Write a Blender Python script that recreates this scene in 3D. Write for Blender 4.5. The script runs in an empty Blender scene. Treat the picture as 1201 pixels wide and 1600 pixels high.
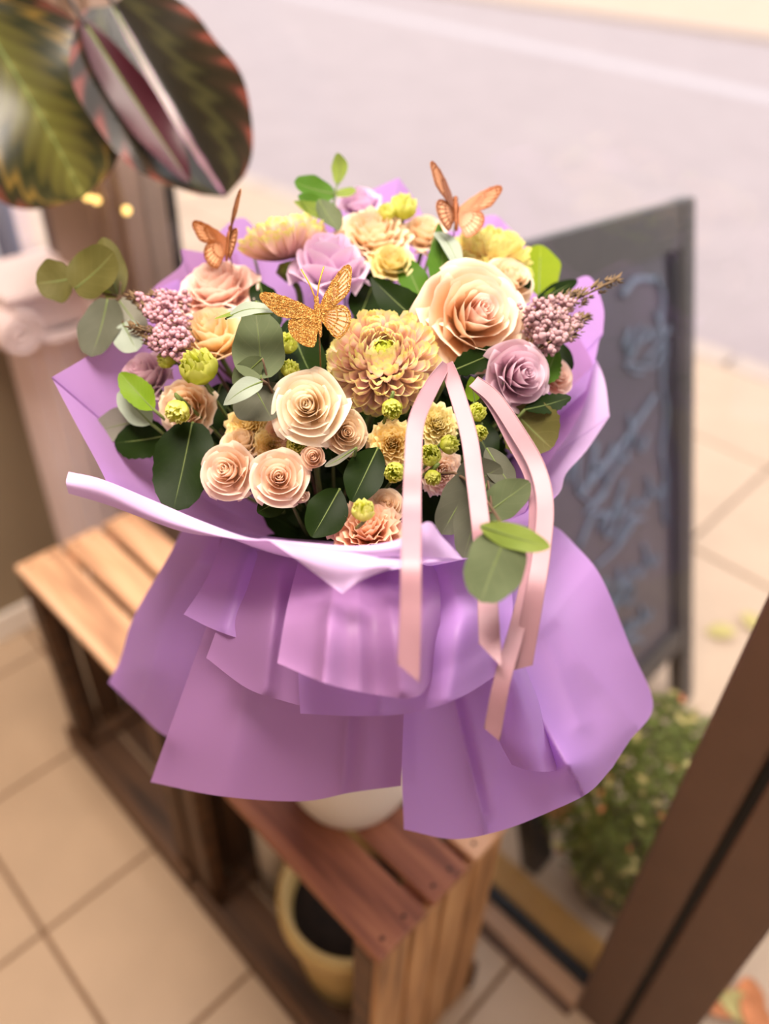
import bpy, math, random
from mathutils import Vector, Matrix, noise
scene = bpy.context.scene
COL = scene.collection

# ------------------------------------------------------------------ camera
FPX = 1232.0
PITCH, ROLL, YAW = math.radians(38.46), math.radians(2.44), math.radians(46.65)
CAM = Vector((0, 0, 1.45))
FW = Vector((0, math.cos(PITCH), -math.sin(PITCH)))
_u0 = Vector((1, 0, 0)).cross(FW)
RT = Vector((1, 0, 0)) * math.cos(ROLL) + _u0 * math.sin(ROLL)
UP = Vector((-1, 0, 0)) * math.sin(ROLL) + _u0 * math.cos(ROLL)
cd = bpy.data.cameras.new('camera')
cam = bpy.data.objects.new('camera', cd); COL.objects.link(cam)
cam.matrix_world = Matrix(((RT.x, UP.x, -FW.x, CAM.x), (RT.y, UP.y, -FW.y, CAM.y), (RT.z, UP.z, -FW.z, CAM.z), (0, 0, 0, 1)))
cd.sensor_fit = 'HORIZONTAL'; cd.sensor_width = 36.0; cd.lens = 36.0 * FPX / 1201.0
cd.clip_start = 0.02; cd.clip_end = 200
cd.dof.use_dof = True; cd.dof.focus_distance = 0.56; cd.dof.aperture_fstop = 2.6
scene.camera = cam
# ------------------------------------------------------------------ sky
w = bpy.data.worlds.new('overcast_sky'); scene.world = w; w.use_nodes = True
bg = w.node_tree.nodes['Background']
bg.inputs[0].default_value = (0.98, 0.94, 0.99, 1); bg.inputs[1].default_value = 2.7
# ------------------------------------------------------------------ exposure
scene.view_settings.view_transform = 'Standard'; scene.view_settings.look = 'None'
scene.view_settings.exposure = 0.0; scene.view_settings.gamma = 1.0
scene.view_settings.use_curve_mapping = False
scene.cycles.use_denoising = True
scene.cycles.max_bounces = 8; scene.cycles.transparent_max_bounces = 12

E1 = Vector((math.cos(YAW), math.sin(YAW), 0)); E2 = Vector((-math.sin(YAW), math.cos(YAW), 0))
def S(x, y, z): return E1 * x + E2 * y + Vector((0, 0, z))      # shop axes: x across to the window, y along it
def ray(px, py): return FW + RT * ((px - 600.5) / FPX) + UP * ((800 - py) / FPX)
def at(px, py, d): return CAM + ray(px, py) * d                 # a point at forward distance d
def aty(px, py, Y):
    r = ray(px, py); return CAM + r * (Y / r.y)
def area(name, loc, size, power, color, rot=(0, 0, 0), sy=None):
    l = bpy.data.lights.new(name, 'AREA'); l.energy = power; l.color = color; l.size = size
    if sy: l.shape = 'RECTANGLE'; l.size_y = sy
    o = bpy.data.objects.new(name, l); COL.objects.link(o); o.location = loc; o.rotation_euler = rot
    return o
# unseen ceiling panels, added as top light and fill for the bouquet
FILL_LAMPS = [(0.16, 0.50, 20), (-0.95, -1.5, 3.5), (-2.2, 0.4, 3.5)]
for lx, ly, lp in FILL_LAMPS:
    area('fill_light_glow', S(lx, ly, 2.625), 0.80, lp * 3.0, (1.0, 0.88, 0.78), (0, 0, YAW))

# ------------------------------------------------------------------ helpers
def lin(h):
    h = h.lstrip('#'); o = []
    for i in (0, 2, 4):
        v = int(h[i:i + 2], 16) / 255
        o.append(v / 12.92 if v <= 0.04045 else ((v + 0.055) / 1.055) ** 2.4)
    return (o[0], o[1], o[2], 1)
MATS = {}
def newmat(name):
    m = bpy.data.materials.new(name); m.use_nodes = True; nt = m.node_tree; nt.nodes.clear()
    out = nt.nodes.new('ShaderNodeOutputMaterial'); MATS[name] = m
    return m, nt, out
def N(nt, t, **kw):
    n = nt.nodes.new(t)
    for k, v in kw.items():
        if k in n.inputs.keys() if isinstance(k, str) else False: n.inputs[k].default_value = v
        else: setattr(n, k, v)
    return n
def ramp(nt, fac, stops):
    r = nt.nodes.new('ShaderNodeValToRGB'); e = r.color_ramp.elements
    while len(e) < len(stops): e.new(0.5)
    for i, (p, c) in enumerate(stops): e[i].position = p; e[i].color = lin(c) if isinstance(c, str) else c
    nt.links.new(fac, r.inputs[0]); return r.outputs[0]
def noisy(nt, scale, detail=3, stretch=None, coord='Object'):
    tc = nt.nodes.new('ShaderNodeTexCoord'); n = nt.nodes.new('ShaderNodeTexNoise')
    n.inputs['Scale'].default_value = scale; n.inputs['Detail'].default_value = detail
    if stretch:
        mp = nt.nodes.new('ShaderNodeMapping'); mp.inputs['Scale'].default_value = stretch
        nt.links.new(tc.outputs[coord], mp.inputs[0]); nt.links.new(mp.outputs[0], n.inputs['Vector'])
    else: nt.links.new(tc.outputs[coord], n.inputs['Vector'])
    return n.outputs['Fac']
def mixc(nt, fac, a, b, mode='MIX'):
    m = nt.nodes.new('ShaderNodeMix'); m.data_type = 'RGBA'; m.blend_type = mode
    if hasattr(fac, 'links'): nt.links.new(fac, m.inputs[0])
    else: m.inputs[0].default_value = fac
    for s, v in ((6, a), (7, b)):
        if hasattr(v, 'links'): nt.links.new(v, m.inputs[s])
        else: m.inputs[s].default_value = lin(v) if isinstance(v, str) else v
    return m.outputs[2]
def attr(nt, name):
    a = nt.nodes.new('ShaderNodeAttribute'); a.attribute_name = name; return a.outputs['Fac']
def math_(nt, op, a, b=None):
    m = nt.nodes.new('ShaderNodeMath'); m.operation = op
    for i, v in enumerate((a, b)):
        if v is None: continue
        if hasattr(v, 'links'): nt.links.new(v, m.inputs[i])
        else: m.inputs[i].default_value = v
    return m.outputs[0]
def bump(nt, fac, strength, dist=0.001):
    b = nt.nodes.new('ShaderNodeBump'); b.inputs['Strength'].default_value = strength; b.inputs['Distance'].default_value = dist
    nt.links.new(fac, b.inputs['Height']); return b.outputs[0]
def solid(name, color, rough=0.6, var=0.12, scale=30, stretch=None, metal=0.0, bmp=0.0, spec=0.4, emit=None):
    m, nt, out = newmat(name)
    p = nt.nodes.new('ShaderNodeBsdfPrincipled')
    f = noisy(nt, scale, 4, stretch)
    c = lin(color); lo = tuple(x * (1 - var) for x in c[:3]) + (1,); hi = tuple(min(1, x * (1 + var)) for x in c[:3]) + (1,)
    nt.links.new(ramp(nt, f, [(0.3, lo), (0.7, hi)]), p.inputs['Base Color'])
    p.inputs['Roughness'].default_value = rough; p.inputs['Metallic'].default_value = metal
    p.inputs['Specular IOR Level'].default_value = spec
    if bmp: nt.links.new(bump(nt, f, bmp), p.inputs['Normal'])
    if emit: p.inputs['Emission Color'].default_value = lin(color); p.inputs['Emission Strength'].default_value = emit
    nt.links.new(p.outputs[0], out.inputs[0]); return m
def sheer(name, colsock_fn, transl=0.35, rough=0.5, gloss=0.08, bmp=None):
    """thin two-sided skin: light passes through it"""
    m, nt, out = newmat(name)
    c = colsock_fn(nt)
    d = nt.nodes.new('ShaderNodeBsdfDiffuse'); t = nt.nodes.new('ShaderNodeBsdfTranslucent'); g = nt.nodes.new('ShaderNodeBsdfGlossy')
    g.inputs['Roughness'].default_value = rough
    nt.links.new(c, d.inputs[0]); nt.links.new(c, t.inputs[0])
    m1 = nt.nodes.new('ShaderNodeMixShader'); m1.inputs[0].default_value = transl
    nt.links.new(d.outputs[0], m1.inputs[1]); nt.links.new(t.outputs[0], m1.inputs[2])
    m2 = nt.nodes.new('ShaderNodeMixShader'); lw = nt.nodes.new('ShaderNodeLayerWeight'); lw.inputs[0].default_value = 0.5
    nt.links.new(math_(nt, 'ADD', math_(nt, 'MULTIPLY', math_(nt, 'POWER', lw.outputs[1], 3.0), gloss * 4), gloss * 0.6), m2.inputs[0])
    nt.links.new(m1.outputs[0], m2.inputs[1]); nt.links.new(g.outputs[0], m2.inputs[2])
    if bmp:
        b = bump(nt, noisy(nt, bmp[0], 3), bmp[1], 0.0006)
        for s in (d, t, g): nt.links.new(b, s.inputs['Normal'])
    nt.links.new(m2.outputs[0], out.inputs[0]); return m
def petal(name, c0, c1, c2, transl=0.35, mid=0.6, edge=None):
    def f(nt):
        base = ramp(nt, attr(nt, 'v'), [(0.0, c0), (mid, c1), (1.0, c2)])
        if edge:
            eu = math_(nt, 'POWER', math_(nt, 'ABSOLUTE', attr(nt, 'u')), 4.0)
            base = mixc(nt, math_(nt, 'MULTIPLY', eu, math_(nt, 'MULTIPLY', attr(nt, 'v'), 0.8)), base, edge)
        return mixc(nt, math_(nt, 'MULTIPLY', noisy(nt, 90, 2), 0.12), base, c0)
    return sheer(name, f, transl, 0.5, 0.02, (260, 0.15))

def mesh(name, V, F, attrs=None, smooth=True):
    me = bpy.data.meshes.new(name); me.from_pydata([tuple(v) for v in V], [], F); me.update()
    if smooth: me.polygons.foreach_set('use_smooth', [True] * len(me.polygons))
    for k, vals in (attrs or {}).items():
        a = me.attributes.new(k, 'FLOAT', 'POINT'); a.data.foreach_set('value', vals)
    return me
def obj(name, me, mat=None, parent=None, M=None, kind=None, label=None, cat=None, group=None):
    if isinstance(me, tuple): me = mesh(name, *me)
    if mat is not None and len(me.materials) == 0: me.materials.append(MATS[mat] if isinstance(mat, str) else mat)
    o = bpy.data.objects.new(name, me); COL.objects.link(o)
    if parent is not None: o.parent = parent
    if M is not None: o.matrix_local = M
    for k, v in (('kind', kind), ('label', label), ('category', cat), ('group', group)):
        if v: o[k] = v
    return o
def thing(name, label, cat, loc=(0, 0, 0), M=None, group=None):
    o = bpy.data.objects.new(name, None); COL.objects.link(o); o.empty_display_size = 0.02
    if M is not None: o.matrix_world = M
    else: o.location = loc
    o['label'] = label; o['category'] = cat
    if group: o['group'] = group
    return o
def catmull(P, t):
    n = len(P) - 1; t = max(0.0, min(0.99999, t)) * n; i = int(t); f = t - i
    p1, p2 = P[i], P[i + 1]; p0 = P[i - 1] if i else p1 * 2 - p2; p3 = P[i + 2] if i + 2 <= n else p2 * 2 - p1
    return 0.5 * ((2 * p1) + (p2 - p0) * f + (2 * p0 - 5 * p1 + 4 * p2 - p3) * f * f + (3 * p1 - p0 - 3 * p2 + p3) * f ** 3)
def gridsurf(fn, nu, nv):
    V, U_, V_ = [], [], []
    for j in range(nv + 1):
        for i in range(nu + 1):
            u, v = i / nu, j / nv; V.append(fn(u, v)); U_.append(u * 2 - 1); V_.append(v)
    F = [(j * (nu + 1) + i, j * (nu + 1) + i + 1, (j + 1) * (nu + 1) + i + 1, (j + 1) * (nu + 1) + i) for j in range(nv) for i in range(nu)]
    return V, F, {'u': U_, 'v': V_}
def tube(P, r, n=6, steps=None, r1=None):
    P = [Vector(p) for p in P]; steps = steps or max(2, 4 * (len(P) - 1)); V, F = [], []
    for k in range(steps + 1):
        t = k / steps; c = catmull(P, t); d = catmull(P, min(1, t + .01)) - catmull(P, max(0, t - .01))
        d = d.normalized() if d.length > 1e-9 else Vector((0, 0, 1))
        a = d.orthogonal().normalized() if k == 0 else (pa - d * pa.dot(d)).normalized(); pa = a; b = d.cross(a)
        rr = r if r1 is None else r + (r1 - r) * t
        for i in range(n):
            th = 2 * math.pi * i / n; V.append(c + (a * math.cos(th) + b * math.sin(th)) * rr)
    for k in range(steps):
        for i in range(n): F.append((k * n + i, k * n + (i + 1) % n, (k + 1) * n + (i + 1) % n, (k + 1) * n + i))
    F.append(tuple(range(n))[::-1]); F.append(tuple(steps * n + i for i in range(n)))
    return V, F
def lathe(prof, n=40, fl=None):
    V, F = [], []
    for r, z in prof:
        for i in range(n):
            th = 2 * math.pi * i / n; rr = r * (fl(th, z) if fl else 1); V.append(Vector((rr * math.cos(th), rr * math.sin(th), z)))
    for k in range(len(prof) - 1):
        for i in range(n): F.append((k * n + i, k * n + (i + 1) % n, (k + 1) * n + (i + 1) % n, (k + 1) * n + i))
    return V, F
def join(*parts):
    V, F = [], []
    for v, f in [p[:2] for p in parts]:
        b = len(V); V += list(v); F += [tuple(b + i for i in q) for q in f]
    return V, F
def xf(part, M): return [M @ Vector(v) for v in part[0]], part[1]
def box(x0, x1, y0, y1, z0, z1, bv=0.0):
    """box with chamfered edges (bv)"""
    if bv <= 0:
        V = [Vector((x, y, z)) for z in (z0, z1) for y in (y0, y1) for x in (x0, x1)]
        return V, [(0, 2, 3, 1), (4, 5, 7, 6), (0, 1, 5, 4), (2, 6, 7, 3), (0, 4, 6, 2), (1, 3, 7, 5)]
    V = []; F = []
    prof = [(z0, bv), (z0 + bv, 0), (z1 - bv, 0), (z1, bv)]
    for z, i in prof:
        b = bv
        V += [Vector(p) for p in ((x0 + i + (0 if i else b), y0 + i, z), (x1 - i - (0 if i else b), y0 + i, z), (x1 - i, y0 + i + (0 if i else b), z), (x1 - i, y1 - i - (0 if i else b), z),
              (x1 - i - (0 if i else b), y1 - i, z), (x0 + i + (0 if i else b), y1 - i, z), (x0 + i, y1 - i - (0 if i else b), z), (x0 + i, y0 + i + (0 if i else b), z))]
    for k in range(3):
        for i in range(8): F.append((k * 8 + i, k * 8 + (i + 1) % 8, (k + 1) * 8 + (i + 1) % 8, (k + 1) * 8 + i))
    F.append(tuple(range(8))[::-1]); F.append(tuple(24 + i for i in range(8)))
    return V, F
RZ = Matrix.Rotation(YAW, 4, 'Z')
def shopM(x, y, z, rz=0): return Matrix.Translation(S(x, y, z)) @ Matrix.Rotation(YAW + rz, 4, 'Z')
def sbox(name, x0, x1, y0, y1, z0, z1, mat, parent=None, bv=0.002, **kw):
    """a box in shop axes; parented things carry the shop rotation themselves"""
    c = Vector(((x0 + x1) / 2, (y0 + y1) / 2, z0))
    b = box(x0 - c.x, x1 - c.x, y0 - c.y, y1 - c.y, 0, z1 - z0, bv)
    M = Matrix.Translation(c) if parent is not None else shopM(c.x, c.y, c.z)
    return obj(name, (b[0], b[1], None, False), mat, parent, M, **kw)

# ------------------------------------------------------------------ materials
def wood(name, c0, c1, c2, rough=0.6, st=(9, 0.7, 9)):
    m, nt, out = newmat(name); p = nt.nodes.new('ShaderNodeBsdfPrincipled')
    f = noisy(nt, 6, 6, st); g = noisy(nt, 3, 2)
    base = ramp(nt, f, [(0.3, c0), (0.5, c1), (0.72, c2)])
    oi = nt.nodes.new('ShaderNodeObjectInfo')
    hs = nt.nodes.new('ShaderNodeHueSaturation'); nt.links.new(base, hs.inputs['Color'])
    nt.links.new(math_(nt, 'ADD', math_(nt, 'MULTIPLY', oi.outputs['Random'], 0.3), 0.85), hs.inputs['Value'])
    nt.links.new(mixc(nt, math_(nt, 'MULTIPLY', g, 0.35), hs.outputs[0], c0), p.inputs['Base Color'])
    p.inputs['Roughness'].default_value = rough
    nt.links.new(bump(nt, f, 0.4, 0.002), p.inputs['Normal']); nt.links.new(p.outputs[0], out.inputs[0])
wood('crate_wood_top', '#a87c5c', '#d8a67c', '#ecc09a')
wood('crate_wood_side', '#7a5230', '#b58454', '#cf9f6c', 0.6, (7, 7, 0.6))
wood('crate_wood_shade_upright', '#33200f', '#57381f', '#6e4a2b', 0.6, (7, 7, 0.6))  # this and the next: wood colour darkened for the crates' backlit sides
wood('crate_wood_shade', '#33200f', '#57381f', '#6e4a2b')
wood('crate_wood_red', '#6a3c28', '#9a6042', '#b67a54')
solid('tile_ceramic', '#b1977c', 0.4, 0.06, 6, spec=0.5)
solid('grout', '#7d6149', 0.9, 0.1, 60)
solid('wall_paint', '#8d7b62', 0.8, 0.04, 5)
solid('skirting_paint', '#e4d8ca', 0.5, 0.03, 8)
solid('ceiling_paint', '#efe8de', 0.9, 0.02, 5)
solid('frame_brown', '#5a3f2f', 0.42, 0.08, 12, spec=0.5)
solid('frame_brown_pale', '#a68265', 0.4, 0.08, 12)
solid('frame_gold', '#a87a3c', 0.5, 0.1, 14)
solid('gasket', '#17161a', 0.5, 0.1, 30)
solid('post_taupe', '#937a6a', 0.55, 0.1, 8)
solid('asphalt', '#a0918f', 0.85, 0.05, 3)
solid('road_paint', '#b0a4a4', 0.8, 0.05, 8)
solid('slab', '#bca28a', 0.85, 0.06, 5)
solid('slab_joint', '#8f7c6c', 0.95, 0.1, 30)
solid('kerb', '#b5a294', 0.8, 0.07, 9)
solid('sign_frame', '#3a3431', 0.55, 0.1, 20)
solid('sign_edge', '#241f25', 0.6, 0.1, 20)
solid('sign_panel', '#403b44', 0.3, 0.12, 7)
solid('chalk', '#6a7484', 0.9, 0.15, 60)
solid('planter_grey', '#6d6862', 0.8, 0.1, 12)
solid('soil', '#1d130d', 0.95, 0.3, 60, bmp=0.6)
solid('pot_cream', '#c2a468', 0.5, 0.1, 8)
solid('pot_white', '#e6dccd', 0.35, 0.03, 8)
solid('plinth', '#e6cfcb', 0.7, 0.04, 10)
solid('paper_roll_lilac', '#a98ce8', 0.5, 0.04, 10)
solid('paper_roll_white', '#e4dcdf', 0.5, 0.04, 10)
solid('paper_roll_slate', '#5c5a6b', 0.5, 0.04, 10)
solid('stem_green', '#5f6e35', 0.6, 0.2, 40)
solid('stem_brown', '#5b4431', 0.7, 0.2, 60)
solid('stem_dark', '#2c2320', 0.6, 0.2, 30)
solid('wire', '#8a6a3a', 0.5, 0.1, 20)
solid('bulb_glow', '#ffd27a', 0.3, 0.02, 10, emit=2.5)
solid('terracotta', '#8c5b43', 0.8, 0.1, 14)
solid('cord', '#b9a58c', 0.9, 0.1, 50)
solid('fill_panel_frame', '#e9e6e1', 0.5, 0.02, 10)
solid('fill_panel_glow', '#fff0e0', 0.5, 0.01, 10, emit=3.0)
solid('nail', '#2b2420', 0.4, 0.1, 50, metal=0.6)
solid('autumn_orange', '#c97a4a', 0.8, 0.2, 40)
solid('autumn_yellow', '#b8a868', 0.8, 0.15, 40)

def paperf(a, b):
    return lambda nt: mixc(nt, noisy(nt, 7, 2), a, b)
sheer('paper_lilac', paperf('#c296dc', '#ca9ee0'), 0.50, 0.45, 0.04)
sheer('paper_shaded', paperf('#b486be', '#bc8ec4'), 0.45, 0.45, 0.04)  # darker copy of the lilac paper, shade of the front sheets in its colour
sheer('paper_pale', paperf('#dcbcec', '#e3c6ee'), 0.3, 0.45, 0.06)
def ribf(nt):
    return ramp(nt, noisy(nt, 40, 2, (1, 1, 1)), [(0.3, '#a0747e'), (0.7, '#a87d86')])
m, nt, out = newmat('ribbon_satin'); p = nt.nodes.new('ShaderNodeBsdfPrincipled')
nt.links.new(ribf(nt), p.inputs['Base Color']); p.inputs['Roughness'].default_value = 0.45
p.inputs['Sheen Weight'].default_value = 0.1; p.inputs['Specular IOR Level'].default_value = 0.5
nt.links.new(p.outputs[0], out.inputs[0])

petal('petal_peach', '#ecc078', '#f9dab2', '#fdecd4', 0.4)
petal('petal_peach_big', '#e8b67c', '#f8d4b0', '#fdecd8', 0.4)
petal('petal_blush', '#ecb898', '#f8d0c0', '#fce4d8', 0.4)
petal('petal_cream', '#f0cc94', '#fbe6c6', '#fef3e0', 0.4)
petal('petal_cream_tan', '#d4aa78', '#ecd0a6', '#f4dec2', 0.4)
petal('petal_cream_pink', '#eac09a', '#f8d8bc', '#fcead8', 0.4)
petal('petal_lilac', '#b08698', '#dcb6c6', '#ebd0dc', 0.4)
petal('petal_lilac_bright', '#b890b4', '#e2bcda', '#f1d8ec', 0.4)
petal('petal_mauve', '#a87f8a', '#cfa8b6', '#e4c6d0', 0.4)
petal('petal_apricot', '#efc06c', '#fbdca4', '#fdebcc', 0.42)
petal('petal_yellow', '#d8bc48', '#efdc8e', '#f7ecb8')
petal('petal_lime', '#a8b432', '#d2d650', '#e6e882', 0.5)
petal('petal_lime_soft', '#c2c84a', '#e6e66c', '#f4f4a0', 0.5)
petal('petal_mustard', '#dcb450', '#f6da84', '#fbe9b4', 0.45)
petal('petal_coral', '#ecaa7c', '#f9c8a4', '#fcdcc2', 0.4)
petal('petal_mum', '#f0c4be', '#fcdcd6', '#f2f294', 0.45, 0.80, edge='#eef08c')
petal('petal_mum_green', '#e6cf90', '#e6e08a', '#dbe45c', 0.4, 0.5)
petal('petal_mum_pink', '#dcaaa6', '#f8d8ce', '#ecee7c', 0.42, 0.84, edge='#eef08c')
petal('petal_mum_yellow', '#eccf94', '#f8e4b0', '#f2ec98', 0.4, 0.6)

def leafmat(name, c, vein, rough=0.45, transl=0.25, gloss=0.08, blot=None, veinstr=0.8, freq=9):
    def f(nt):
        au = math_(nt, 'ABSOLUTE', attr(nt, 'u'))
        ph = math_(nt, 'SUBTRACT', attr(nt, 'v'), math_(nt, 'MULTIPLY', au, 0.35))
        s = math_(nt, 'ABSOLUTE', math_(nt, 'SINE', math_(nt, 'MULTIPLY', ph, freq * math.pi)))
        side = ramp(nt, s, [(0.0, (1, 1, 1, 1)), (0.13, (0, 0, 0, 1))])
        midr = ramp(nt, au, [(0.0, (1, 1, 1, 1)), (0.07, (0, 0, 0, 1))])
        base = mixc(nt, noisy(nt, 45, 4), c, blot or c)
        a = mixc(nt, math_(nt, 'MULTIPLY', side, veinstr * 0.45), base, vein)
        return mixc(nt, math_(nt, 'MULTIPLY', midr, veinstr), a, vein)
    sheer(name, f, transl, rough, gloss * 0.35, (120, 0.2))
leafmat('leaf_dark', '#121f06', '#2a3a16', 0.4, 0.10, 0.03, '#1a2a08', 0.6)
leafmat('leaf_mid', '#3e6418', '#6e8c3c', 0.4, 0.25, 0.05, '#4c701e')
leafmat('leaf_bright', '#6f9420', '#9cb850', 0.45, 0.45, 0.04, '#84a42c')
leafmat('leaf_yellow_green', '#839f14', '#a8bb3c', 0.45, 0.55, 0.04, '#91a818')  # bright yellow-green leaf colour, the most translucent of these
leafmat('leaf_silver', '#98a492', '#b8c2b0', 0.5, 0.3, 0.04, '#aab5a4')
leafmat('euc_grey', '#4d583a', '#7b8060', 0.55, 0.2, 0.04, '#667050', 0.5, 5)
leafmat('euc_olive', '#504e24', '#827c4e', 0.55, 0.35, 0.04, '#6a6434', 0.6, 5)
leafmat('euc_taupe', '#4a4c3d', '#6e6e5c', 0.55, 0.2, 0.04, '#5f6050', 0.4, 5)
leafmat('euc_green', '#7d9440', '#a5b367', 0.5, 0.4, 0.04, '#8ea048', 0.6, 5)
leafmat('euc_pale', '#787768', '#97958a', 0.5, 0.3, 0.04, '#8c8b7c', 0.5, 5)
leafmat('bush_leaf', '#57702f', '#6c8040', 0.5, 0.3, 0.05, '#7d7a38')
# calathea: painted feather pattern, olive centre, dark band, rusty rim
def calf(nt):
    au = math_(nt, 'ABSOLUTE', attr(nt, 'u'))
    ph = math_(nt, 'SUBTRACT', attr(nt, 'v'), math_(nt, 'MULTIPLY', au, 0.5))
    s = math_(nt, 'SINE', math_(nt, 'MULTIPLY', ph, 52))
    e = math_(nt, 'ADD', au, math_(nt, 'MULTIPLY', s, 0.07))
    e2 = math_(nt, 'ADD', e, math_(nt, 'MULTIPLY', noisy(nt, 14, 3), 0.12))
    return ramp(nt, e2, [(0.0, '#72723c'), (0.10, '#545322'), (0.38, '#433f19'), (0.52, '#1f230f'), (0.66, '#35331a'), (0.78, '#6e5826'), (0.84, '#262714'), (0.96, '#2c2416'), (1.0, '#5c3428')])
sheer('calathea_top', calf, 0.2, 0.25, 0.06, (60, 0.35))
def calg(nt):
    au = math_(nt, 'ABSOLUTE', attr(nt, 'u'))
    s = math_(nt, 'SINE', math_(nt, 'MULTIPLY', math_(nt, 'SUBTRACT', attr(nt, 'v'), math_(nt, 'MULTIPLY', au, 0.5)), 40))
    e = math_(nt, 'ADD', au, math_(nt, 'MULTIPLY', math_(nt, 'MULTIPLY', s, au), 0.14))
    return ramp(nt, e, [(0.0, '#a0728a'), (0.07, '#1a1712'), (0.3, '#221e14'), (0.45, '#3a3820'), (0.6, '#211e14'), (0.86, '#2f251a'), (0.97, '#4c2c24'), (1.0, '#6c3a30')])
sheer('calathea_dark', calg, 0.15, 0.22, 0.07, (60, 0.35))
def calh(nt): return mixc(nt, noisy(nt, 14, 3), '#2e1018', '#4e1a28')
sheer('calathea_under', calh, 0.25, 0.4, 0.05)
# glitter gold and the pale wing film
m, nt, out = newmat('gold_glitter'); p = nt.nodes.new('ShaderNodeBsdfPrincipled')
vo = nt.nodes.new('ShaderNodeTexVoronoi'); vo.inputs['Scale'].default_value = 1600; tc = nt.nodes.new('ShaderNodeTexCoord')
nt.links.new(tc.outputs['Object'], vo.inputs['Vector'])
nt.links.new(ramp(nt, vo.outputs['Color'], [(0.15, '#7c4c14'), (0.6, '#b97c2c'), (0.92, '#efca78')]), p.inputs['Base Color'])
p.inputs['Metallic'].default_value = 0.45; p.inputs['Roughness'].default_value = 0.42
nt.links.new(bump(nt, vo.outputs['Distance'], 0.8, 0.0008), p.inputs['Normal']); nt.links.new(p.outputs[0], out.inputs[0])
sheer('wing_film', lambda nt: mixc(nt, noisy(nt, 200, 2), '#ecb080', '#f3c49a'), 0.35, 0.4, 0.05)
solid('wing_copper', '#7d4216', 0.45, 0.25, 900, metal=0.3)
solid('heather_bloom', '#bc8e98', 0.7, 0.25, 200)
solid('heather_bloom_grey', '#b08d92', 0.7, 0.25, 200)
solid('heather_tip', '#7a6244', 0.7, 0.25, 200)
solid('antenna_gold', '#d9a640', 0.35, 0.1, 60, metal=0.5)
solid('sepal', '#6f8030', 0.55, 0.2, 60)
# window glass
m, nt, out = newmat('glass_pane')
tr = nt.nodes.new('ShaderNodeBsdfTransparent'); tr.inputs[0].default_value = (0.95, 0.96, 0.95, 1)
gl = nt.nodes.new('ShaderNodeBsdfGlossy'); gl.inputs['Roughness'].default_value = 0.02
fr = nt.nodes.new('ShaderNodeLayerWeight'); fr.inputs[0].default_value = 0.5
mx = nt.nodes.new('ShaderNodeMixShader'); nt.links.new(math_(nt, 'ADD', math_(nt, 'MULTIPLY', math_(nt, 'POWER', fr.outputs[1], 5.0), 0.8), 0.02), mx.inputs[0]); nt.links.new(tr.outputs[0], mx.inputs[1]); nt.links.new(gl.outputs[0], mx.inputs[2])
nt.links.new(mx.outputs[0], out.inputs[0])

# ================================================================== SETTING
WX = 0.663
def setting(name, M=None):
    o = bpy.data.objects.new(name, None); COL.objects.link(o); o['kind'] = 'structure'
    if M is not None: o.matrix_world = M
    return o
# floor with individual tiles
fl = sbox('floor', -3.4, 0.74, -3.0, 3.2, -0.06, -0.004, 'grout', kind='structure', bv=0)
fl_inv = shopM(-1.33, 0.1, -0.06).inverted()
T = 0.303; tb = box(-T / 2 + .0035, T / 2 - .0035, -T / 2 + .0035, T / 2 - .0035, -0.008, 0.0, 0.0018)
tme = mesh('floor_tile', tb[0], tb[1], None, False); tme.materials.append(MATS['tile_ceramic'])
for i in range(-6, 3):
    for j in range(-5, 6):
        cx, cy = 0.054 + (i + .5) * T, 0.826 + (j - 2 + .5) * T
        if cx > 0.60 or cy > 1.85: continue
        obj('tile', tme, None, fl, fl_inv @ shopM(cx, cy, 0))
# strip of cut tiles beside the window
for j in range(-5, 6):
    cy = 0.826 + (j - 2 + .5) * T
    pass
# walls, ceiling
wl = sbox('wall_left', -3.4, 0.506, 1.535, 1.66, -0.004, 2.7, 'wall_paint', kind='structure', bv=0)
sbox('baseboard_left', -3.4, 0.506, 1.522, 1.535, 0.0, 0.075, 'skirting_paint', kind='structure', bv=0.003)
sbox('wall_rear', -3.5, -3.4, -3.1, 1.66, -0.004, 2.7, 'wall_paint', kind='structure', bv=0)
sbox('wall_right', -3.4, 0.7, -3.1, -3.0, -0.004, 2.7, 'wall_paint', kind='structure', bv=0)
sbox('wall_alcove', -0.1, 0.7, 3.1, 3.2, -0.004, 2.7, 'wall_paint', kind='structure', bv=0)
sbox('ceiling', -3.5, 0.74, -3.1, 3.2, 2.7, 2.76, 'ceiling_paint', kind='structure', bv=0)
sbox('wall_front', 0.62, 0.74, -3.1, 3.2, 2.4, 2.7, 'wall_paint', kind='structure', bv=0)
for k, (lx, ly, lp) in enumerate(FILL_LAMPS):  # housings for the added fill lights, out of view
    t = thing('added_ceiling_light', ['square fill light panel added on the ceiling nearest the window', 'square fill light panel added towards the back of the shop', 'square fill light panel added deepest in the shop by the left wall'][k], 'ceiling light', M=shopM(lx, ly, 2.7))
    obj('frame', join(box(-.48, .48, -.48, -.43, -.06, 0, .003), box(-.48, .48, .43, .48, -.06, 0, .003), box(-.48, -.43, -.43, .43, -.06, 0, .003), box(.43, .48, -.43, .43, -.06, 0, .003)) + (None, False), 'fill_panel_frame', t)
    obj('diffuser', box(-.43, .43, -.43, .43, -.05, -.035) + (None, False), 'fill_panel_glow', t)
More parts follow.
